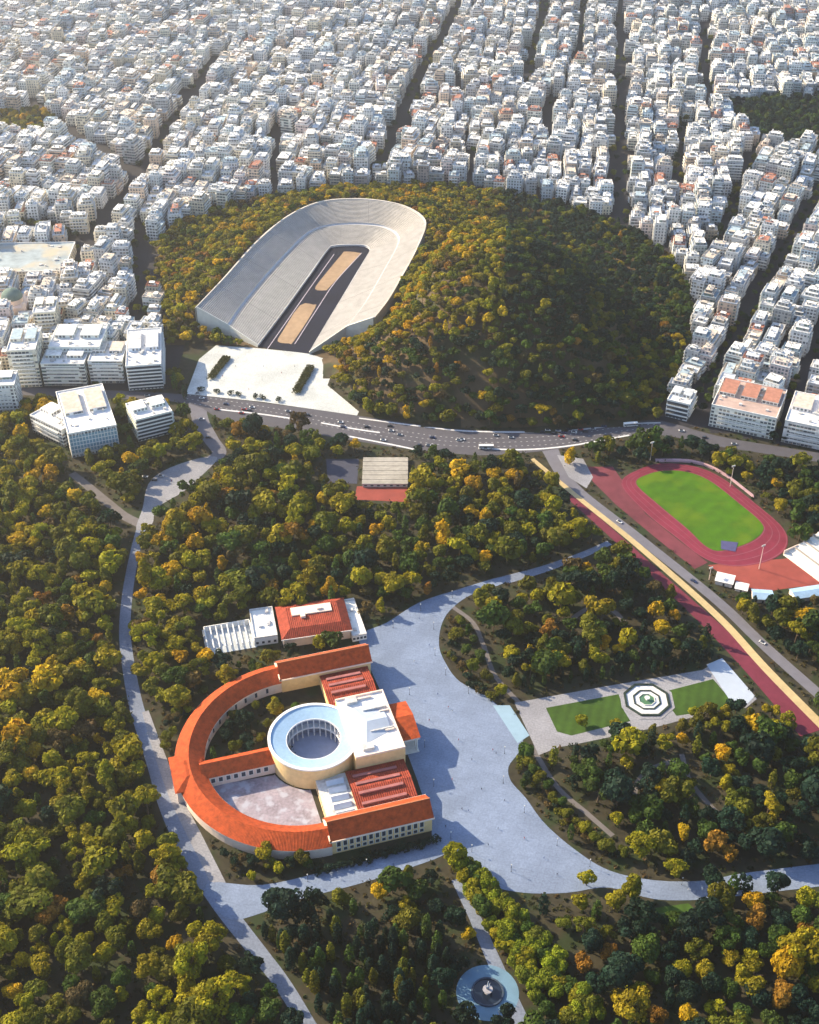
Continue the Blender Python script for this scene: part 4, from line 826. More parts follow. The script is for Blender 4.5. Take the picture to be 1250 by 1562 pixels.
for s in SPOLY: ok &= ~(inside(s, bx, by) | (edge_dist(s, bx, by) < 5.6))
SPECIALS = [  # near-left, near-right, far-left roof corners, roof height, floors, colour, label, balcony bands, roof clutter
    ((104, 663), (178, 649), (80, 600), 21, 6, (0.80, 0.80, 0.78), 'big white office block with pale blue front right above the small square', 'fins'),
    ((46, 634), (94, 657), (66, 608), 15, 4, (0.80, 0.79, 0.75), 'lower white wing on the left of the big white office block', None),
    ((207, 642), (263, 628), (196, 616), 19, 6, (0.70, 0.76, 0.72), 'slanted block with striped balconies and a roof garden beside the side street', 'bands'),
    ((74, 530), (152, 530), (78, 496), 25, 7, (0.66, 0.70, 0.66), 'long pale grey block with a cluttered roof, second row from the avenue', None),
    ((62, 556), (128, 556), (72, 534), 20, 6, (0.72, 0.74, 0.68), 'long grey white block with square windows directly behind the avenue trees', None),
    ((134, 552), (186, 552), (142, 522), 20, 6, (0.68, 0.71, 0.72), 'grey white stepped block between the long block and the striped block', None),
    ((192, 560), (246, 556), (213, 503), 22, 7, (0.74, 0.77, 0.80), 'white block with dark balcony stripes at the corner near the forecourt', 'bands'),
    ((10, 536), (54, 534), (18, 503), 34, 10, (0.74, 0.70, 0.58), 'tall cream tower block at the left above the avenue', None),
    ((-50, 592), (22, 588), (-40, 570), 24, 7, (0.76, 0.78, 0.76), 'white block cut by the left edge of the picture beside the avenue', None),
    ((50, 478), (84, 476), (54, 456), 28, 8, (0.76, 0.68, 0.52), 'cream tower block beside the green domed church', None),
    ((1086, 618), (1185, 639), (1104, 576), 19, 5, (0.78, 0.77, 0.70), 'long white block with rows of windows and a brown roof edge facing the avenue', 'long'),
    ((1018, 610), (1052, 618), (1030, 590), 15, 4, (0.74, 0.77, 0.78), 'small white block alone at the foot of the dark hill', 'bands'),
    ((1198, 642), (1275, 658), (1216, 598), 19, 5, (0.70, 0.67, 0.66), 'pinkish white block beside the narrow dark street at the right edge', None),
    ((-30, 416), (98, 414), (-25, 372), 11, 3, (0.72, 0.66, 0.54), 'wide low beige hall with a pale blue roof at the left edge', 'hall'),
]
def special(nl, nr, fl_, z, floors, col, label, style):
    c, wd, dp, rz = rect_from(nl, nr, fl_, z)
    SPEC.append((c, max(wd, dp) * .5 + 6)); rect_excl(c, wd, dp, rz, 3, .7)
    r = empty('apartment_building' if style != 'hall' else 'market_hall', (*c, 0), rz, label, 'building'); h = z
    b = MB(); b.box(-wd / 2, -dp / 2, -.5, wd / 2, dp / 2, h, 0, 1); o = b.build('wall', [M_WALL, M_ROOF], r); o.color = (*col, 1)
    b = MB(); x0, x1, y0, y1 = -wd / 2, wd / 2, -dp / 2, dp / 2
    for (a, b_, c_, d) in ((x0 - .1, y0 - .1, x1 + .1, y0 + .4), (x0 - .1, y1 - .4, x1 + .1, y1 + .1), (x0 - .1, y0 + .4, x0 + .4, y1 - .4), (x1 - .4, y0 + .4, x1 + .1, y1 - .4)): b.box(a, b_, h + .01, c_, d, h + 1.0)
    b.face([(x0 + .4, y0 + .4, h + .05), (x1 - .4, y0 + .4, h + .05), (x1 - .4, y1 - .4, h + .05), (x0 + .4, y1 - .4, h + .05)], 2)
    rm = mat('brown_roof', (0.40, 0.30, 0.27), var=.2, scale=.3) if style == 'long' else mat('hall_roof', (0.30, 0.36, 0.40), var=.3, scale=.15, stain=((.42, .38, .30), .03)) if style == 'hall' else M_ROOFWHITE
    for k in range(14):
        a, c_ = random.uniform(x0 + 1.5, x1 - 4), random.uniform(y0 + 1.5, y1 - 4); s = random.uniform(1, 3); b.box(a, c_, h + .05, a + s, c_ + s * .8, h + random.uniform(.7, 2.2), 1)
    b.build('roof', [M_WHITE, M_TRIM, rm], r)
    b = MB(); n = 3 if style in ('long', 'hall') else 2
    if style != 'hall':
        for k in range(n):
            a0 = x0 + wd * (k + .12) / n; a1 = x0 + wd * (k + .85) / n; b.box(a0, y0 + dp * .4, h + .06, a1, y1 - dp * .12, h + 3.2, 0, 1)
        o = b.build('penthouse', [M_WALL, M_ROOF], r); o.color = (*col, 1)
    if style in ('bands', 'long', None):
        for k in range(1, floors):
            zz = k * (h / floors); b = MB(); m_ = .2 if style == 'bands' else wd * .12
            b.box(x0 + m_, y0 - 1.5, zz - .15, x1 - m_, y0 - .01, zz + .1, 0, 0, True); b.box(x0 + m_, y0 - 1.5, zz + .1, x1 - m_, y0 - 1.35, zz + 1.15)
            if style == 'bands': b.box(x1 + .01, y0 + 1, zz - .15, x1 + 1.4, y1 - 1, zz + .1, 0, 0, True); b.box(x1 + 1.25, y0 + 1, zz + .1, x1 + 1.4, y1 - 1, zz + 1.15)
            b.build('balcony', M_WHITE, r)
        if style == 'bands':
            b = MB()
            b.box(x0 + .6, y0 - .12, 1, x1 - .6, y0 - .02, h - .6, 0, 0, True); b.build('window_band', M_GLASS, r)
    if style == 'fins':
        b = MB(); b.box(x0 + .5, y0 - .1, 3, x1 - .5, y0 - .02, h - 2, 0, 0, True); b.build('window', mat('blue_glass', (0.20, 0.34, 0.42), rough=.25, spec=.5), r)
        b = MB(); n = 15
        for k in range(n + 1): a = x0 + .4 + (wd - .8) * k / n; b.box(a - .22, y0 - .7, 1, a + .22, y0 - .1, h - .5, 0, 0, True)
        for k in range(1, 6): b.box(x0 + .2, y0 - .35, k * 3.3, x1 - .2, y0 - .12, k * 3.3 + .5, 0, 0, True)
        b.build('facade_fins', M_WHITE, r)
for s in SPECIALS: special(*s)
# domed church
p = P(24, 480); c = p[:2]; SPEC.append((c, 22)); EXCL.append((np.array([c + np.array(q) for q in ((-16, -16), (16, -16), (16, 16), (-16, 16))]), 2, .6))
r = empty('domed_church', (*c, 0), .1, 'church with a grey green dome beside the cream towers', 'church'); b = MB(); b.box(-13, -13, -.5, 13, 13, 13, 0); b.build('wall', M_PINKISH, r)
b = MB(); b.lathe([(9, 13), (9, 17), (9.5, 17), (9.5, 17.6)], 24); dm = b.build('drum', M_PINKISH, r)
b = MB(); b.lathe([(9.3, 17.6)] + [(9.3 * math.cos(a), 17.6 + 8 * math.sin(a)) for a in np.linspace(.1, 1.5, 8)] + [(0, 25.7)], 24); b.build('dome', mat('dome_green', (0.11, 0.16, 0.15), var=.2), r)
b = MB(); b.tube((0, 0, 25.5), (0, 0, 29), .25, .2, 6); b.box(-1, -.2, 27.6, 1, .2, 28, 0, 0, True); b.build('cross', M_WHITE, r)
for sx, sy in ((-11, -11), (11, -11), (-11, 11), (11, 11)):
    b = MB(); b.lathe([(2, 13), (2, 15.5), (1.4, 16.8), (0, 17.4)], 12, (sx, sy)); b.build('turret', M_PINKISH, r)
for c, rad in SPEC: ok &= np.hypot(bx - c[0], by - c[1]) > rad
BUILD = [b for b, o in zip(BUILD, ok) if o]
# overlap cleanup at zone seams
BUILD.sort(key=lambda b: b['y'] * math.cos(PITCH)); grid = {}; kept = []
for b in BUILD:
    rad = (PB[b['p']]['w'] + PB[b['p']]['d']) / 4; g = (int(b['x'] // 25), int(b['y'] // 25)); bad = False
    for i in (-1, 0, 1):
        for j in (-1, 0, 1):
            for o in grid.get((g[0] + i, g[1] + j), ()):
                if math.hypot(b['x'] - o['x'], b['y'] - o['y']) < (rad + (PB[o['p']]['w'] + PB[o['p']]['d']) / 4) * (.80 if o['zone'] == b['zone'] else 1.05): bad = True
    if not bad: grid.setdefault(g, []).append(b); kept.append(b)
BUILD = kept
fx_ = rng.uniform(-640, 640, 60000); fy_ = rng.uniform(880, 2120, 60000); fz = zone(fx_, fy_); q = np.array([Q(x, y, 10) for x, y in zip(fx_, fy_)])
okf = in_city(fx_, fy_) & (edge_dist(HILL, fx_, fy_) > 7) & (edge_dist(avenue, fx_, fy_) > 11) & (q[:, 0] > -140) & (q[:, 0] < 1390) & ~(inside(PARK_R, fx_, fy_) | inside(PARK_L, fx_, fy_))
for s in SPOLY: okf &= ~(inside(s, fx_, fy_) | (edge_dist(s, fx_, fy_) < 5.6))
for c, rad in SPEC: okf &= np.hypot(fx_ - c[0], fy_ - c[1]) > rad
NARROW = [i for i in range(36) if PB[i]['w'] <= 18]
for x, y, z_ in zip(fx_[okf], fy_[okf], fz[okf]):
    pb = random.choice(NARROW); rad = (PB[pb]['w'] + PB[pb]['d']) / 4; g = (int(x // 25), int(y // 25))
    if any(math.hypot(x - o['x'], y - o['y']) < (rad + (PB[o['p']]['w'] + PB[o['p']]['d']) / 4) * .93 for i in (-1, 0, 1) for j in (-1, 0, 1) for o in grid.get((g[0] + i, g[1] + j), ())): continue
    b = dict(x=x, y=y, rz=-[R(8), R(26), R(-6)][int(z_)] + random.choice([0, 1, 2, 3]) * math.pi / 2 + random.gauss(0, .06), p=pb, zone=int(z_)); grid.setdefault(g, []).append(b); BUILD.append(b)
BUILD.sort(key=lambda b: b['y'])
for b in BUILD:
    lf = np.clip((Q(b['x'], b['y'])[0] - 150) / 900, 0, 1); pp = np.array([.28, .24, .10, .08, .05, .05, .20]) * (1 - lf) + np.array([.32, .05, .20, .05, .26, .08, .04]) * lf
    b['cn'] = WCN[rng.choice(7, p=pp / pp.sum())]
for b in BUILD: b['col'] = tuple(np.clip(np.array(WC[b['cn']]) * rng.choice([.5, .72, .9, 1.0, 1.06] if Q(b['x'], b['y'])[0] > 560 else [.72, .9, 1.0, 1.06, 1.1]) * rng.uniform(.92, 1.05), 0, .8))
inview = [b for b in BUILD if -8 < Q(b['x'], b['y'], 10)[0] < 1258 and Q(b['x'], b['y'], 10)[1] > -6]
IND = inview[:288]; ids = {id(b) for b in IND}; MASS = [b for b in BUILD if id(b) not in ids]
FLW = {3: 'three', 4: 'four', 5: 'five', 6: 'six', 7: 'seven', 8: 'eight'}
ORD = ['', 'second', 'third', 'fourth', 'fifth', 'sixth', 'seventh', 'eighth', 'ninth', 'tenth', 'eleventh', 'twelfth', 'thirteenth', 'fourteenth', 'fifteenth', 'sixteenth', 'seventeenth', 'eighteenth', 'nineteenth', 'twentieth']
def ordinal(i): return ORD[i] if i < len(ORD) else f'{i + 1}th'
BLM = {'the green domed church': (24, 470), 'the long avenue block': (1135, 610), 'the curved stadium end': (560, 300), 'the wide low beige hall': (40, 400), 'the left stadium tip': (300, 480), 'the hill top': (930, 340), 'the right hill foot': (1052, 450), 'the straight dark street': (948, 300), 'the left wooded slope': (240, 370), 'the small hillfoot block': (1035, 600), 'the right edge block': (1235, 630), 'the dark green square': (1180, 220)}
BLM = {k: P(*v)[:2] for k, v in BLM.items()}
def rank_labels(items, lms, noun, sep=' nearest '):
    grp = {}
    for b in items:
        d = {k: math.hypot(b['x'] - v[0], b['y'] - v[1]) for k, v in lms.items()}; k = min(d, key=d.get); grp.setdefault((b['adj'], k), []).append((d[k], b))
    for (adj, k), l in grp.items():
        l.sort(key=lambda t: t[0])
        for i, (_, b) in enumerate(l): b['label'] = f'{adj} {noun}, {ordinal(i)} such from {k}' if i else f'{adj} {noun} nearest to {k}'
for b in IND: b['adj'] = f"{b['cn']} {FLW[PB[b['p']]['fl']]} storey"
rank_labels(IND, BLM, 'block')
for i, b in enumerate(IND):
    pr = PB[b['p']]['near']; r = empty('apartment_building', (b['x'], b['y'], 0), b['rz'], b['label'], 'building', 'apartment blocks of the city')
    big = i < 45
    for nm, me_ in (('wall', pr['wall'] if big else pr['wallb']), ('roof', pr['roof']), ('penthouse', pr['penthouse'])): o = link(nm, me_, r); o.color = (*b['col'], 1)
    if big:
        for me_ in pr['balcony']: link('balcony', me_, r)
Vs, Fs, Ms, Us, Ts, n0 = [], [], [], [], [], 0
for b in MASS:
    V, F, m_, u_ = PB[b['p']]['far']; c, s = math.cos(b['rz']), math.sin(b['rz'])
    Vs.append(np.c_[V[:, 0] * c - V[:, 1] * s + b['x'], V[:, 0] * s + V[:, 1] * c + b['y'], V[:, 2]]); Fs.append(F + n0); n0 += len(V); Ms.append(m_); Us.append(u_)
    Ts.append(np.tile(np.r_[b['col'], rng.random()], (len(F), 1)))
me = quads_mesh('distant_city', np.vstack(Vs), np.vstack(Fs), [M_WALLM, M_ROOFM, M_TRIM, M_WHITE], np.concatenate(Ms), np.vstack(Us), np.vstack(Ts))
tag(link('distant_city', me), 'dense mass of pale apartment blocks filling the far part of the city', 'city', None, 'stuff')
print('buildings', len(IND), len(MASS))
# ------------------------------------------------------------------ hand-placed trees
for a in (('poplar', 505, 890, 1.35, GOLD, 1.0), ('poplar', 403, 885, 1.15, YELG, 1.1), ('poplar', 257, 884, .85, GOLD, 1.0), ('poplar', 255, 797, 1.25, GOLD, 1.0), ('poplar', 871, 690, 1.25, GOLD, 1.0), ('broadleaf', 785, 722, 1.15, GOLD, 1.0), ('broadleaf', 755, 722, 1.1, GOLD, 1), ('broadleaf', 722, 738, 1.15, GOLD, 1), ('broadleaf', 692, 748, .95, YELG, 1), ('broadleaf', 272, 1062, 1.35, YELG, 1.0), ('poplar', 420, 1073, 1.25, YELG, .9), ('broadleaf', 318, 1232, .85, YELG, 1), ('broadleaf', 402, 1298, .9, YELG, 1), ('broadleaf', 462, 1303, .75, OLIVE, 1), ('broadleaf', 694, 1304, 1.1, YELG, 1), ('broadleaf', 580, 1358, .75, GOLD, 1.1), ('poplar', 718, 1421, .75, GOLD, .7), ('broadleaf', 968, 1352, 1.3, YELG, 1), ('broadleaf', 940, 1372, 1.15, YELG, 1), ('broadleaf', 896, 1340, .75, YELG, 1), ('broadleaf', 930, 1452, .8, RUST, 1), ('broadleaf', 985, 1508, .5, RUST, 1), ('broadleaf', 920, 978, 1.0, GOLD, 1), ('broadleaf', 945, 990, .8, GOLD, 1), ('broadleaf', 1010, 955, .9, GOLD, 1), ('broadleaf', 1030, 940, .8, GOLD, 1), ('poplar', 808, 990, .8, GOLD, .9), ('poplar', 778, 990, .6, RUST, .8), ('broadleaf', 888, 1098, .7, YELG, .9), ('broadleaf', 940, 1105, .7, YELG, .9), ('broadleaf', 1060, 1085, .7, YELG, .9), ('broadleaf', 1085, 1078, .7, YELG, .9), ('broadleaf', 1045, 1270, .75, GOLD, 1), ('broadleaf', 1040, 1480, 1.0, YELG, .8), ('broadleaf', 1075, 1482, .9, YELG, .8), ('broadleaf', 245, 1335, 1.1, RUST, 1), ('broadleaf', 240, 1395, .8, YELG, 1), ('broadleaf', 130, 1345, .8, YELG, 1.1), ('broadleaf', 175, 1350, .7, YELG, 1), ('poplar', 185, 1515, 1.0, YELG, .8), ('broadleaf', 232, 1510, .7, GREEN, 1), ('broadleaf', 160, 1455, .95, YELG, 1), ('broadleaf', 268, 1440, .8, GOLD, 1), ('broadleaf', 70, 1400, 1.0, RUST, 1), ('broadleaf', 85, 1385, 1.0, RUST, 1), ('broadleaf', 92, 1225, 1.1, YELG, 1), ('broadleaf', 40, 1235, 1.1, YELG, 1), ('broadleaf', 28, 912, 1.0, YELG, 1), ('broadleaf', 80, 885, .9, YELG, 1), ('broadleaf', 128, 940, .85, YELG, 1), ('broadleaf', 82, 1012, .85, GOLD, 1), ('broadleaf', 150, 972, .7, RUST, 1), ('broadleaf', 1190, 770, 1.0, YELG, 1), ('broadleaf', 1215, 752, 1.0, OLIVE, 1), ('broadleaf', 1112, 720, .5, YELG, 1), ('broadleaf', 1135, 925, .9, YELG, 1), ('broadleaf', 480, 800, .9, GOLD, 1), ('broadleaf', 467, 720, 1.1, OLIVE, 1.1), ('pine', 455, 640, 1.4, BROWN, 1.1), ('pine', 430, 660, 1.2, BROWN, 1), ('broadleaf', 365, 655, 1.0, RUST, 1), ('broadleaf', 1085, 1340, 1.0, DARK, 1), ('broadleaf', 1190, 1345, 1.3, DARK, 1), ('cypress', 1133, 1340, .9, DARK, 1), ('broadleaf', 1155, 1400, 1.0, RUST, 1), ('broadleaf', 1230, 1420, .9, RUST, 1)):
    tree_px(*a)
for k in range(0):  # avenue of trees running down beside the straight path
    f_ = k / 18; px, py = 715 + 175 * f_ ** 1.0, 1318 + 235 * f_
    tree_px('broadleaf', px + rng.normal(0, 4), py, rng.uniform(.95, 1.2), [YELG, GREEN, OLIVE, YELG][k % 4])
for px, py in ((435, 1432), (462, 1465), (488, 1460), (510, 1500), (530, 1530), (548, 1490), (560, 1530), (583, 1470), (545, 1440), (610, 1500), (640, 1440), (630, 1540), (662, 1470), (676, 1520), (415, 1420), (668, 1430), (590, 1540), (505, 1540), (1120, 1345), (1142, 1348), (600, 1430), (505, 1450)):
    tree_px('cypress', px, py, rng.uniform(.85, 1.25), [DARK, DARK, GREEN, OLIVE][rng.integers(4)])
for k in range(110):
    px, py = rng.uniform(395, 690), rng.uniform(1405, 1575)
    if px > 342 + (py - 1385) * .72 + 34 and not (690 < px + 30 and py > 1460): tree_px('cypress', px, py, rng.uniform(.7, 1.2), [DARK, DARK, GREEN, OLIVE, DARK][rng.integers(5)])
for k in range(16): tree_px('cypress', 800 + k * 15 + rng.normal(0, 2), 1036 - k * 1.6, rng.uniform(.5, .7), [DARK, DARK, GREEN][k % 3])
for k in range(8): tree_px('cypress', 1030 + k * 8, 1008 - k * 2, rng.uniform(.5, .7), DARK)
tree_px('cypress', 338, 515, .7, DARK); tree_px('cypress', 281, 595, .9, DARK)
for t in ((66, 118), (52, 108), (45, 95)): pass
LIME = (0.165, 0.20, 0.010); CNAME[LIME] = 'light green'
for k in range(84):
    f_ = (k + rng.random()) / 84; px, py = 700 + 175 * f_, 1312 + 250 * f_; px += rng.uniform(-1, 1) * (12 + 44 * f_) + 22 * f_
    tree_px('broadleaf', px, py, rng.uniform(.62, .95), [LIME, YELG, LIME, OLIVE, LIME, GREEN][k % 6])
# trees in the upper court of the hall
for s, t in ((45, 52), (38, 62), (52, 70), (60, 84), (45, 80), (66, 92), (36, 74), (55, 95), (62, 76), (48, 92), (40, 88), (68, 84)):
    p = hl(s, t); add_tree('broadleaf', p[0], p[1], rng.uniform(.5, .75), [DARK, GREEN, OLIVE, DARK][rng.integers(4)])
# row of small clipped trees in front of the end wall of the hall
for k in range(16): p = hl(158.5 + .15 * k, 2 + k * 4.2); add_tree('shrub', p[0], p[1], 1.7, DARK)
for k in range(70):
    a = rng.uniform(.12, 3.0); rr_ = rng.uniform(75.5, 86); s_, t_ = 81 - rr_ * math.cos(a), 56 + rr_ * math.sin(a)
    if abs(s_ - 81) < 16 and t_ > 120: continue
    p = hl(s_, t_); u_ = Q(*p)
    if any(inside(e_[0], np.array([p[0]]), np.array([p[1]]))[0] or edge_dist(e_[0], np.array([p[0]]), np.array([p[1]]))[0] < 1.5 for e_ in EXCL): continue
    add_tree('broadleaf', p[0], p[1], rng.uniform(.35, .62), [DARK, OLIVE, GREEN, YELG, BROWN, DARK][rng.integers(6)])
for pl in ([(703, 948), (722, 975), (735, 1000), (742, 1030), (765, 1052), (700, 965), (712, 990), (722, 1015)], [(808, 1160), (825, 1185), (845, 1215), (868, 1240), (893, 1262), (925, 1288), (838, 1195), (858, 1222), (815, 1172), (880, 1252), (908, 1275), (950, 1300)]):
    for (px, py) in pl: tree_px('broadleaf', px, py, rng.uniform(.5, .75), [YELG, OLIVE, GREEN, OLIVE][rng.integers(4)])
for k in range(0): p = hl(81 + 77 * math.cos(R(178 - 62 - k * 8.2)) * -1, 56 + 79 * math.sin(R(178 - 62 - k * 8.2))); add_tree('broadleaf', p[0], p[1], rng.uniform(.35, .6), [DARK, OLIVE, GREEN, YELG, BROWN][rng.integers(5)])
for k in range(24):  # low bushes edging the square
    f_ = k / 23; c = catmull(W([(680, 945), (676, 985), (690, 1020), (712, 1045), (745, 1065)]), False, 8); p = c[int(f_ * (len(c) - 1))]; add_tree('shrub', p[0] + 5 + rng.normal(0, 1.5), p[1] + rng.normal(0, 1.5), rng.uniform(1, 1.8), [DARK, BROWN, OLIVE][rng.integers(3)])
for k in range(24):
    f_ = k / 23; c = catmull(W([(785, 1175), (800, 1205), (835, 1250), (880, 1290), (930, 1318)]), False, 8); p = c[int(f_ * (len(c) - 1))]; add_tree('shrub', p[0] + 6 + rng.normal(0, 1.5), p[1] + 4 + rng.normal(0, 1.5), rng.uniform(1, 1.8), [DARK, BROWN, OLIVE][rng.integers(3)])
for k, (px, py) in enumerate(((307, 597), (330, 600), (352, 602), (364, 604), (389, 607), (401, 609), (425, 612))): p = P(px, py); add_tree('shrub', p[0], p[1] + .5, 1.6, DARK)
# ------------------------------------------------------------------ the woods: scattered trees
cand = []
def scatter(n, x0, x1, y0, y1, spacing, test):
    """dart throwing with a spacing grid"""
    X = rng.uniform(x0, x1, n); Y = rng.uniform(y0, y1, n); k_ = test(X, Y); X, Y = X[k_], Y[k_]; out = []; g = {}
    for x, y in zip(X, Y):
        a = (int(x // spacing), int(y // spacing))
        if any((x - u) ** 2 + (y - v) ** 2 < spacing ** 2 for i in (-1, 0, 1) for j in (-1, 0, 1) for u, v in g.get((a[0] + i, a[1] + j), ())): continue
        g.setdefault(a, []).append((x, y)); out.append((x, y))
    return np.array(out).reshape(-1, 2)
def park_test(X, Y):
    inv = np.abs(X) < (Y * math.cos(PITCH) + CAMZ * math.sin(PITCH)) * .45
    return inv & ~in_city(X, Y) & ~inside(HILL, X, Y) & (Y < 925)
pts = scatter(78000, -440, 440, 325, 925, 8.3, park_test)
kinds = rng.choice(['broadleaf', 'pine', 'cypress', 'poplar'], len(pts), p=[.60, .26, .06, .08])
pq = np.array([Q(a_, b_) for a_, b_ in pts]); kinds[(pq[:, 0] > 395) & (pq[:, 0] > 342 + (pq[:, 1] - 1385) * .72 + 30) & (pq[:, 0] < 690) & (pq[:, 1] > 1400) & (rng.random(len(pts)) < .5)] = 'cypress'
sc = np.where(kinds == 'cypress', rng.uniform(.7, 1.15, len(pts)), np.where(rng.random(len(pts)) < .16, rng.uniform(1.35, 1.75, len(pts)), rng.uniform(.70, 1.25, len(pts))))
hts = np.array([SIZE[k][0] for k in kinds]) * sc; rad = np.array([SIZE[k][1] for k in kinds]) * sc
good = np.ones(len(pts), bool); X, Y = pts[:, 0], pts[:, 1]
for poly, mg, hd in EXCL:
    lo, hi = poly.min(0) - 25, poly.max(0) + 25
    m_ = (X > lo[0]) & (X < hi[0]) & (Y > lo[1]) & (Y < hi[1]) & good
    if not m_.any(): continue
    x, y = X[m_], Y[m_]; cot = y / CAMZ
    bad = inside(poly, x, y) | (edge_dist(poly, x, y) < mg + rad[m_] * .45)
    for s_ in (.5, 1.0): bad |= inside(poly, x, y + hts[m_] * hd * s_ * cot)
    good[np.where(m_)[0][bad]] = False
fx = np.array([[t['x'], t['y'], SIZE[t['kind']][1] * t['s']] for t in TREES])
for i in np.where(good)[0]:
    if (np.hypot(fx[:, 0] - X[i], fx[:, 1] - Y[i]) < np.minimum(fx[:, 2], 5) + 2.2).any(): good[i] = False
# keep hand-placed bright crowns from being hidden by a neighbour in front
for i in np.where(good)[0]:
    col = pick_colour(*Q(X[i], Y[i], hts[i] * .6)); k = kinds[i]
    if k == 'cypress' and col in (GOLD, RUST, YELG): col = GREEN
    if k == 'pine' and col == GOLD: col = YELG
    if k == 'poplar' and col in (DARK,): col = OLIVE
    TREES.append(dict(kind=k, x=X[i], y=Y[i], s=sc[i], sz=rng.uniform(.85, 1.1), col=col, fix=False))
print('trees', len(TREES))
# which stand as individuals
def depth(t): return t['y'] * math.cos(PITCH) + CAMZ * math.sin(PITCH)
LIMIT = {'broadleaf': 300, 'pine': 150, 'cypress': 90, 'poplar': 60, 'shrub': 120}
single, rest = [], []
for k in LIMIT:
    l = sorted([t for t in TREES if t['kind'] == k], key=lambda t: (not t['fix'], depth(t)))
    vis = [t for t in l if -20 < Q(t['x'], t['y'], 8)[0] < 1270 and Q(t['x'], t['y'], 12)[1] < 1575]
    v2 = {id(t) for t in vis}; single += vis[:LIMIT[k]]; rest += vis[LIMIT[k]:] + [t for t in l if id(t) not in v2]
TLM = {'the fork of the long path': (216, 800), 'the round courtyard': (478, 1125), 'the curved wing apex': (285, 1185), 'the octagonal fountain': (987, 1068), 'the round dark fountain': (748, 1515), 'the red roofed restaurant': (480, 945), 'the white pergola': (345, 970), 'the square\'s upper end': (740, 890), 'the square\'s middle': (700, 1110), 'the square\'s lower bend': (850, 1320), 'the lower path crossing': (345, 1370), 'the oval running track': (1080, 780), 'the top of the yellow strip': (825, 700), 'the red path\'s middle': (1040, 915), 'the cream ribbed roof': (588, 718), 'the white office block': (130, 660), 'the long path\'s lower end': (430, 1500), 'the bottom left corner': (20, 1540), 'the left edge': (60, 1100), 'the upper left wood': (70, 900), 'the bottom right corner': (1230, 1540), 'the pale forked garden path': (1065, 1200), 'the lower right edge': (1220, 1180), 'the marble forecourt': (400, 575), 'the white grandstand': (1225, 850), 'the small bright lawn': (1030, 1395), 'the arched garden path': (905, 930)}
TLM = {k: P(*v)[:2] for k, v in TLM.items()}
SHAPE = {'broadleaf': 'round crowned', 'pine': 'flat topped', 'cypress': 'columnar', 'poplar': 'egg shaped', 'shrub': 'low'}
NAMES = {'broadleaf': ('broadleaf_tree', 'tree', 'broadleaf trees of the park'), 'pine': ('pine_tree', 'tree', 'pines of the park'), 'cypress': ('cypress_tree', 'tree', 'cypresses of the park'), 'poplar': ('poplar_tree', 'tree', 'poplars of the park'), 'shrub': ('shrub', 'shrub', 'shrubs along the paths')}
NOUN = {'broadleaf': 'tree', 'pine': 'pine', 'cypress': 'cypress', 'poplar': 'tree', 'shrub': 'shrub'}
for k in LIMIT:
    l = [t for t in single if t['kind'] == k]
    for t in l: t['adj'] = f"{'large' if t['s'] > 1.0 else 'medium' if t['s'] > .78 else 'small'} {CNAME[t['col']]} {SHAPE[k]}" if k != 'shrub' else f"low {CNAME[t['col']]}"
    rank_labels(l, TLM, NOUN[k])
for t in single:
    nm, cat, gp = NAMES[t['kind']]; cm, tm = PROTO[t['kind']][rng.integers(len(PROTO[t['kind']]))]
    r = empty(nm, (t['x'], t['y'], tz(t['x'], t['y'])), rng.uniform(0, 6.28), t['label'], cat, gp); r.scale = (t['s'] * rng.uniform(.84, 1.2), t['s'] * rng.uniform(.84, 1.2), t['s'] * t['sz'] * rng.uniform(.9, 1.15))
    o = link('crown', cm, r); o.color = (*jit(t['col']), 1); link('trunk', tm, r)
def wood(name, items, label, small=1.0):
    Vs, Fs, Ts, n0 = [], [], [], 0; tr = MB()
    for t in items:
        V, F, lv = LOW[t['kind']][rng.integers(6)]; a = rng.uniform(0, 6.28); c, s = math.cos(a), math.sin(a); k = t['s']
        Vs.append(np.c_[(V[:, 0] * c - V[:, 1] * s) * k + t['x'], (V[:, 0] * s + V[:, 1] * c) * k + t['y'], V[:, 2] * k * t['sz'] + t['z']]); Fs.append(F + n0); n0 += len(V)
        T_ = np.ones((len(F), 4)); T_[:, :3] = np.array(jit(t['col'])) * lv[:, None]; Ts.append(T_)
        tr.tube((t['x'], t['y'], t['z'] - .6), (t['x'], t['y'], t['z'] + 7.5 * k), .35 * k, .15 * k, 4, 0, False)
    V = np.vstack(Vs); F = np.vstack(Fs); T_ = np.vstack(Ts); m_ = np.zeros(len(F), int)
    V = np.vstack([V, np.array(tr.v)]); F2 = np.array(tr.f) + n0; F = np.vstack([F, F2]); T_ = np.vstack([T_, np.ones((len(F2), 4))]); m_ = np.r_[m_, np.ones(len(F2), int)]
    tag(link(name, quads_mesh(name, V, F, [M_LEAFM, M_BARK], m_, None, T_)), label, 'wood', None, 'stuff'); print(name, len(items), len(F))
for t in rest:
    t['z'] = tz(t['x'], t['y'])
    if t['kind'] == 'shrub': t['kind'] = 'broadleaf'; t['s'] *= .2
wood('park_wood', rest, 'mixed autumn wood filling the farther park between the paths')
ug = scatter(38000, -440, 440, 330, 925, 3.6, park_test); ux, uy = ug[:, 0], ug[:, 1]; gd = np.ones(len(ug), bool)
for poly, mg, hd in EXCL:
    gd &= ~(inside(poly, ux, uy) | (edge_dist(poly, ux, uy) < 1.0))
ug = ug[gd]; nq_ = 16; pp_ = np.repeat(ug, nq_, 0); ra = np.repeat(rng.uniform(.7, 2.0, len(ug)), nq_)[:, None]
pp_ = np.c_[pp_ + rng.normal(0, .55, (len(pp_), 2)) * ra, np.abs(rng.normal(0, .45, len(pp_))) * ra[:, 0] + .1]
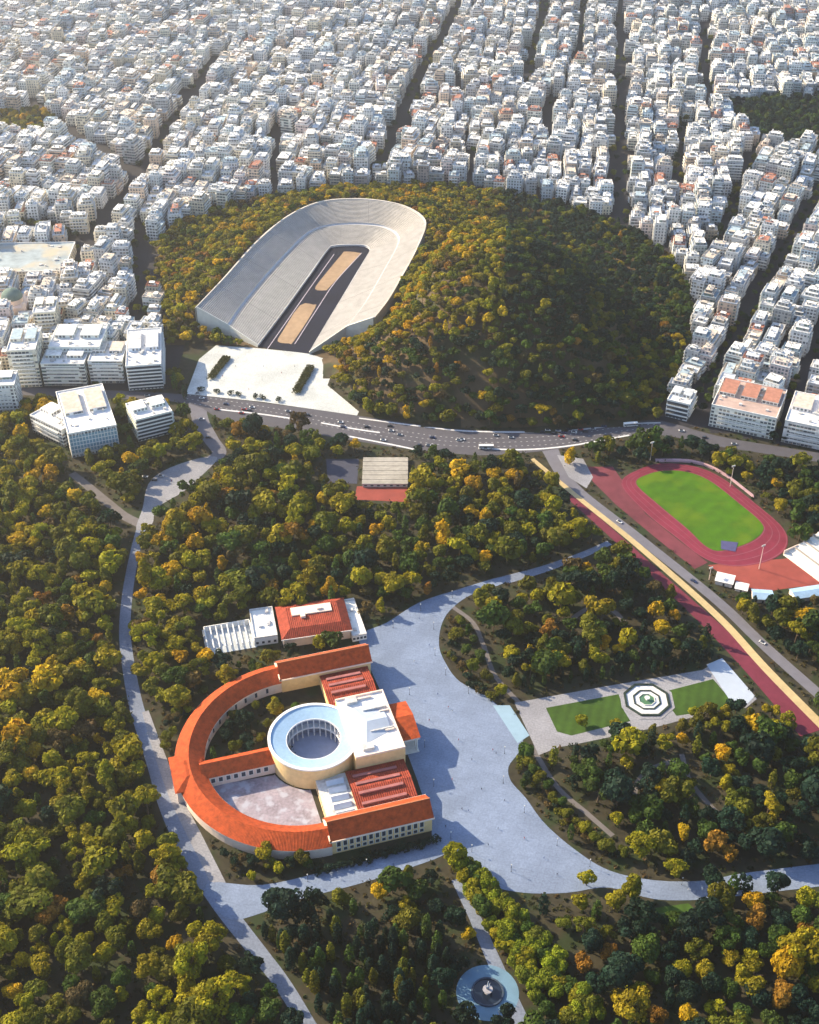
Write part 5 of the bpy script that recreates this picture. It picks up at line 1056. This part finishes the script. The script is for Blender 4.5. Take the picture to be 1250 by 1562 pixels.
V, F = leaf_quads(pp_, rng.normal(size=pp_.shape) + np.array([0, 0, .8]), .95); pal = np.array([(.030, .045, .012), (.055, .055, .014), (.075, .06, .02), (.018, .030, .012), (.09, .06, .025)])
tn = np.ones((len(F), 4)); tn[:, :3] = np.repeat(pal[rng.integers(0, 5, len(ug))], nq_, 0) * rng.uniform(.7, 1.3, (len(F), 1))
tag(link('undergrowth', quads_mesh('undergrowth', V, F, [M_LEAFM], tint=tn)), 'scrubby undergrowth covering the ground between the park trees', 'undergrowth', None, 'stuff')
# hills
def hill_test(X, Y): return inside(HILL, X, Y) & ~inside(STAD, X, Y) & (edge_dist(STAD, X, Y) > 4.5)
hp = scatter(40000, -260, 300, 850, 1400, 5.7, hill_test); hz = terrain(hp[:, 0], hp[:, 1]); items = []
bare = [np.array(W(a, 25)) for a in ([(700, 380), (745, 360), (760, 370), (715, 392)], [(690, 500), (722, 480), (735, 560), (760, 600), (735, 612), (705, 560)])]
fore = [e for e in EXCL]
for (x, y), z in zip(hp, hz):
    if any(inside(b_, np.array([x]), np.array([y]))[0] for b_ in bare) and rng.random() < .5: continue
    px, py = Q(x, y, z)
    if 560 < px < 1003 and py > 628: 
        pass
    p = [.16, .04, .40, .32, .04, .01, .03] if px < 770 else [0, .005, .03, .115, .27, .56, .02]  # shade on the hill's right half is painted in as darker tree colours
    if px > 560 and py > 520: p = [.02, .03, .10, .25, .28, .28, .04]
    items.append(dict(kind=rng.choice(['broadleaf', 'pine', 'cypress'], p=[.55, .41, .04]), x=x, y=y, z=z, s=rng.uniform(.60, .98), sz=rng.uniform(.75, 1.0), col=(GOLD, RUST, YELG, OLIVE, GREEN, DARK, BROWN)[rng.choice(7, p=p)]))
# forecourt must stay clear
FC = next(e[0] for e in EXCL if len(e[0]) == 10) if any(len(e[0]) == 10 for e in EXCL) else None
if FC is not None: items = [t for t in items if not (inside(FC, np.array([t['x']]), np.array([t['y']]))[0] or edge_dist(FC, np.array([t['x']]), np.array([t['y']]))[0] < 3)]
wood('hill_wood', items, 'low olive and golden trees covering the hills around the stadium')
# city greenery: two squares, street trees, courtyards
items = []
for pk_, cols, n in ((PARK_R, (DARK, DARK, GREEN), 2600), (PARK_L, (YELG, OLIVE, GOLD), 1400)):
    lo, hi = pk_.min(0), pk_.max(0)
    for x, y in scatter(n * 3, lo[0], hi[0], lo[1], hi[1], 8, lambda a, b_: inside(pk_, a, b_)): items.append(dict(kind='broadleaf', x=x, y=y, z=0, s=rng.uniform(.6, 1), sz=1, col=cols[rng.integers(3)]))
BXY = np.array([(b['x'], b['y']) for b in BUILD])
for i_, (sp, dens) in enumerate(((6, .9), (5, .5), (7, .5), (0, .3), (1, .4), (2, .3), (3, .3), (4, .3), (9, .4), (10, .35), (11, .4), (12, .4))):
    c = catmull(W(STREETS[sp][0]), False, 30)
    for q_ in c[::2]:
        for s_ in (-1, 1):
            if rng.random() < dens: items.append(dict(kind='broadleaf', x=q_[0] + s_ * STREETS[sp][1] * .3, y=q_[1], z=0, s=rng.uniform(.45, .75), sz=1, col=(GREEN, DARK, OLIVE)[rng.integers(3)]))
gp = scatter(9000, -560, 560, 910, 2050, 16, lambda a, b_: in_city(a, b_) & (np.abs(a) < (b_ * .8 + 337) * .34))
for x, y in gp:
    dd = np.hypot(BXY[:, 0] - x, BXY[:, 1] - y).min()
    if dd > 10.5 and rng.random() < .5 and not any(np.hypot(x - c[0], y - c[1]) < rd for c, rd in SPEC): items.append(dict(kind='broadleaf', x=x, y=y, z=0, s=rng.uniform(.4, .8), sz=1, col=(GREEN, DARK, OLIVE, OLIVE, YELG)[rng.integers(5)]))
wood('city_greenery', items, 'trees growing in the squares, streets and yards of the city')
# ------------------------------------------------------------------ vehicles and people
def make_car(kind):
    b, g, wl = MB(), MB(), MB()
    if kind == 'car':
        prof = [(-2.1, .35), (2.1, .35), (2.15, .75), (1.2, .9), (-1.9, .95), (-2.15, .8)]; gp_ = [(-1.7, .93), (1.0, .92), (.45, 1.45), (-1.2, 1.47)]; hw, gw, L_ = .88, .76, 1.35
    else:
        prof = [(-5.6, .4), (5.6, .4), (5.7, 1.3), (5.5, 3.1), (-5.6, 3.1)]; gp_ = [(-5.2, 1.5), (5.62, 1.5), (5.56, 2.5), (-5.2, 2.5)]; hw, gw, L_ = 1.25, 1.28, 3.6
    for pf, B, h_ in ((prof, b, hw), (gp_, g, gw)):
        n = len(pf)
        for i in range(n): p_, q_ = pf[i], pf[(i + 1) % n]; B.face([(p_[0], -h_, p_[1]), (p_[0], h_, p_[1]), (q_[0], h_, q_[1]), (q_[0], -h_, q_[1])])
        B.face([(p_[0], -h_, p_[1]) for p_ in pf]); B.face([(p_[0], h_, p_[1]) for p_ in pf[::-1]])
    wl.tube((0, -.12, 0), (0, .12, 0), .33 if kind == 'car' else .5, .33 if kind == 'car' else .5, 10); wl.tube((0, .12, 0), (0, -.12, 0), .33, .33, 10)
    return b, g.mesh('window', [M_GLASS]), wl.mesh('wheel', [mat('tyre', (.02, .02, .02))]), hw, L_
CARC = {'white': (.75, .75, .74), 'black': (.02, .02, .025), 'silver': (.45, .46, .48), 'dark blue': (.03, .05, .14), 'red': (.40, .03, .03)}
PARTS = {k: make_car(k) for k in ('car', 'bus')}
CMESH = {}
def vehicle(kind, px, py, ang, col, label):
    b, gm, wm, hw, L_ = PARTS[kind]; m_ = mat('paint_' + col.replace(' ', '_'), CARC[col], rough=.35, var=.03, spec=.5)
    if (kind, col) not in CMESH: CMESH[kind, col] = b.mesh('body', [m_])
    p = P(px, py); r = empty('parked_bus' if kind == 'bus' else 'car', (p[0], p[1], .14), ang, label, kind, 'cars on the roads')
    link('body', CMESH[kind, col], r); link('window', gm, r)
    for sx in (-1, 1):
        for sy in (-1, 1): o = link('wheel', wm, r); o.location = (sx * L_, sy * (hw - .08), .33 if kind == 'car' else .5)
vehicle('bus', 962, 650, R(8), 'white', 'white bus on the avenue below the right end of the hill'); vehicle('bus', 742, 684, R(0), 'white', 'white bus on the near lane of the avenue below the hill')
cars = []
EXTRA = []
for k in range(16): i = int(rng.integers(4, 250)); p_, q_ = AVMID[i], AVMID[i + 1]; e_ = (q_ - p_) / np.linalg.norm(q_ - p_); w_ = p_ + np.array([-e_[1], e_[0]]) * [-9, -3.2, 3.2, 9][k % 4]; EXTRA.append((*Q(*w_), ['white', 'black', 'silver', 'dark blue', 'red'][int(rng.integers(5))]))
for px, py, c in tuple(EXTRA) + ((828, 660, 'black'), (836, 657, 'white'), (845, 662, 'black'), (852, 658, 'silver'), (860, 661, 'dark blue'), (868, 656, 'black'), (876, 660, 'white'), (886, 656, 'red'), (893, 659, 'black'), (905, 655, 'silver'), (700, 672, 'white'), (660, 668, 'dark blue'), (610, 664, 'silver'), (560, 652, 'black'), (520, 645, 'white'), (470, 634, 'black'), (440, 628, 'silver'), (385, 622, 'white'), (345, 617, 'dark blue'), (640, 680, 'black'), (585, 672, 'white'), (780, 668, 'silver'), (1040, 658, 'white'), (1075, 668, 'black'), (1120, 678, 'silver'), (150, 602, 'white'), (95, 600, 'black'), (225, 604, 'silver'), (945, 797, 'white'), (1058, 887, 'dark blue'), (1163, 981, 'white'), (318, 668, 'black'), (308, 640, 'white'), (222, 728, 'white'), (236, 733, 'black'), (246, 727, 'silver')):
    p = P(px, py); cars.append(dict(x=p[0], y=p[1], px=px, py=py, c=c, adj=c))
rank_labels(cars, {**{k: TLM[k] for k in ('the fork of the long path', 'the top of the yellow strip', 'the red path\'s middle', 'the marble forecourt', 'the white office block', 'the cream ribbed roof')}, 'the foot of the dark hill': P(860, 655)[:2], 'the long avenue block': BLM['the long avenue block']}, 'car on the road')
for c in cars: vehicle('car', c['px'], c['py'], R(-44) if c['px'] > 895 and c['py'] > 740 else R(-5) if c['py'] > 610 else 0, c['c'], c['label'])
def person_mesh(stride):
    b = bpy.data.meshes.new('person'); V = [(0, 0, .95), (0, 0, 1.2), (0, 0, 1.45), (0, 0, 1.55), (0, .02, 1.68), (.10, 0, .90), (.11, stride * .5, .48), (.11, stride, .06), (.11, stride + .16, .03), (-.10, 0, .90), (-.11, -stride * .4, .48), (-.11, -stride, .06), (-.11, -stride + .16, .03), (.19, 0, 1.40), (.24, -stride * .4, 1.12), (.24, -stride * .4 + .1, .86), (-.19, 0, 1.40), (-.24, stride * .4, 1.12), (-.24, stride * .4 + .1, .86)]
    E_ = [(0, 1), (1, 2), (2, 3), (3, 4), (0, 5), (5, 6), (6, 7), (7, 8), (0, 9), (9, 10), (10, 11), (11, 12), (2, 13), (13, 14), (14, 15), (2, 16), (16, 17), (17, 18)]
    rad_ = [.15, .14, .16, .06, .11, .09, .07, .05, .04, .09, .07, .05, .04, .07, .05, .04, .07, .05, .04]
    b.from_pydata(V, E_, []); o = link('person', b); md = o.modifiers.new('skin', 'SKIN')
    for i, rr in enumerate(rad_): o.data.skin_vertices[0].data[i].radius = (rr, rr)
    o.data.skin_vertices[0].data[0].use_root = True; o.modifiers.new('sub', 'SUBSURF').levels = 1; o.modifiers['sub'].render_levels = 1
    dg = bpy.context.evaluated_depsgraph_get(); me_ = bpy.data.meshes.new_from_object(o.evaluated_get(dg)); bpy.data.objects.remove(o); return me_
PM = [person_mesh(s) for s in (.28, .12, .36)]
PCOL = {'dark': (.03, .03, .05), 'blue': (.06, .10, .28), 'red': (.35, .05, .05), 'pale': (.6, .58, .55)}
PME = {}
for k, v in PCOL.items():
    for i, me_ in enumerate(PM):
        m2 = me_.copy(); m2.name = 'person'; m2.materials.clear(); m2.materials.append(mat('clothes_' + k, v)); PME[k, i] = m2
ppl = []
for px, py in ((640, 945), (655, 985), (632, 1010), (668, 1060), (684, 1080), (690, 1086), (740, 1055), (655, 1100), (700, 1130), (720, 1160), (752, 1145), (757, 1150), (690, 1190), (735, 1205), (770, 1222), (705, 1235), (715, 1238), (760, 1265), (800, 1280), (680, 1262), (745, 1290), (830, 1310), (780, 1325), (850, 1335), (600, 1320), (520, 1342), (440, 1365), (330, 1375), (290, 1300), (225, 1120), (196, 985), (208, 840), (262, 735), (272, 728), (340, 575), (400, 580), (430, 570), (380, 595), (420, 600), (360, 560), (450, 560), (402, 560), (862, 712), (960, 1355), (1050, 1358), (905, 1112)):
    p = P(px, py); c = ['dark', 'dark', 'blue', 'red', 'pale'][rng.integers(5)]; ppl.append(dict(x=p[0], y=p[1], c=c, adj=f'person in {c} clothes', i=int(rng.integers(3))))
rank_labels(ppl, {k: TLM[k] for k in ('the square\'s upper end', 'the square\'s middle', 'the square\'s lower bend', 'the lower path crossing', 'the fork of the long path', 'the marble forecourt', 'the octagonal fountain', 'the top of the yellow strip')}, 'on the paving')
for p in ppl:
    o = link('person', PME[p['c'], p['i']]); o.location = (p['x'], p['y'], .14); o.rotation_euler = (0, 0, rng.uniform(0, 6.28)); tag(o, p['label'], 'person', 'people walking')
lamps = []
for px, py in ((600, 958), (642, 932), (690, 912), (662, 960), (664, 1000), (680, 1030), (715, 1058), (625, 1060), (648, 1140), (662, 1200), (688, 1280), (770, 1150), (768, 1195), (800, 1240), (850, 1290), (900, 1322), (960, 1348), (1040, 1350), (560, 1322), (470, 1345), (720, 1300), (780, 1330)):
    p = P(px, py); lamps.append(dict(x=p[0], y=p[1], adj='slim dark'))
rank_labels(lamps, {k: TLM[k] for k in TLM if 'square' in k or 'crossing' in k or 'restaurant' in k or 'fountain' in k}, 'lamp post')
b = MB(); b.tube((0, 0, 0), (0, 0, .5), .22, .16, 8); b.tube((0, 0, .5), (0, 0, 5.2), .10, .07, 8); pm = b.mesh('post', [M_IRON])
b = MB(); b.lathe([(0, 5.2), (.22, 5.3), (.34, 5.8), (.28, 6.0), (0, 6.15)], 10); lm_ = b.mesh('lantern', [mat('lantern_glass', (.6, .6, .58), rough=.4)])
for l in lamps: r = empty('street_lamp', (l['x'], l['y'], .1), 0, l['label'], 'street lamp', 'lamp posts of the square'); link('post', pm, r); link('lantern', lm_, r)
# ------------------------------------------------------------------ air
HAZE = True
if HAZE:
    b = MB(); b.box(-4200, -3700, -2, 4200, 6200, 640, 0, 0, True)
    m = bpy.data.materials.new('haze_air'); m.use_nodes = True; t = m.node_tree; t.nodes.remove(t.nodes['Principled BSDF'])
    v = t.nodes.new('ShaderNodeVolumePrincipled'); v.inputs['Density'].default_value = 0.00010; v.inputs['Color'].default_value = (0.90, 0.93, 1.0, 1); v.inputs['Anisotropy'].default_value = 0.75
    t.links.new(v.outputs[0], t.nodes['Material Output'].inputs['Volume'])
    tag(b.build('haze', m), 'pale morning haze lying over the whole city', 'haze', None, 'stuff')
print('objects', len(SC.objects))
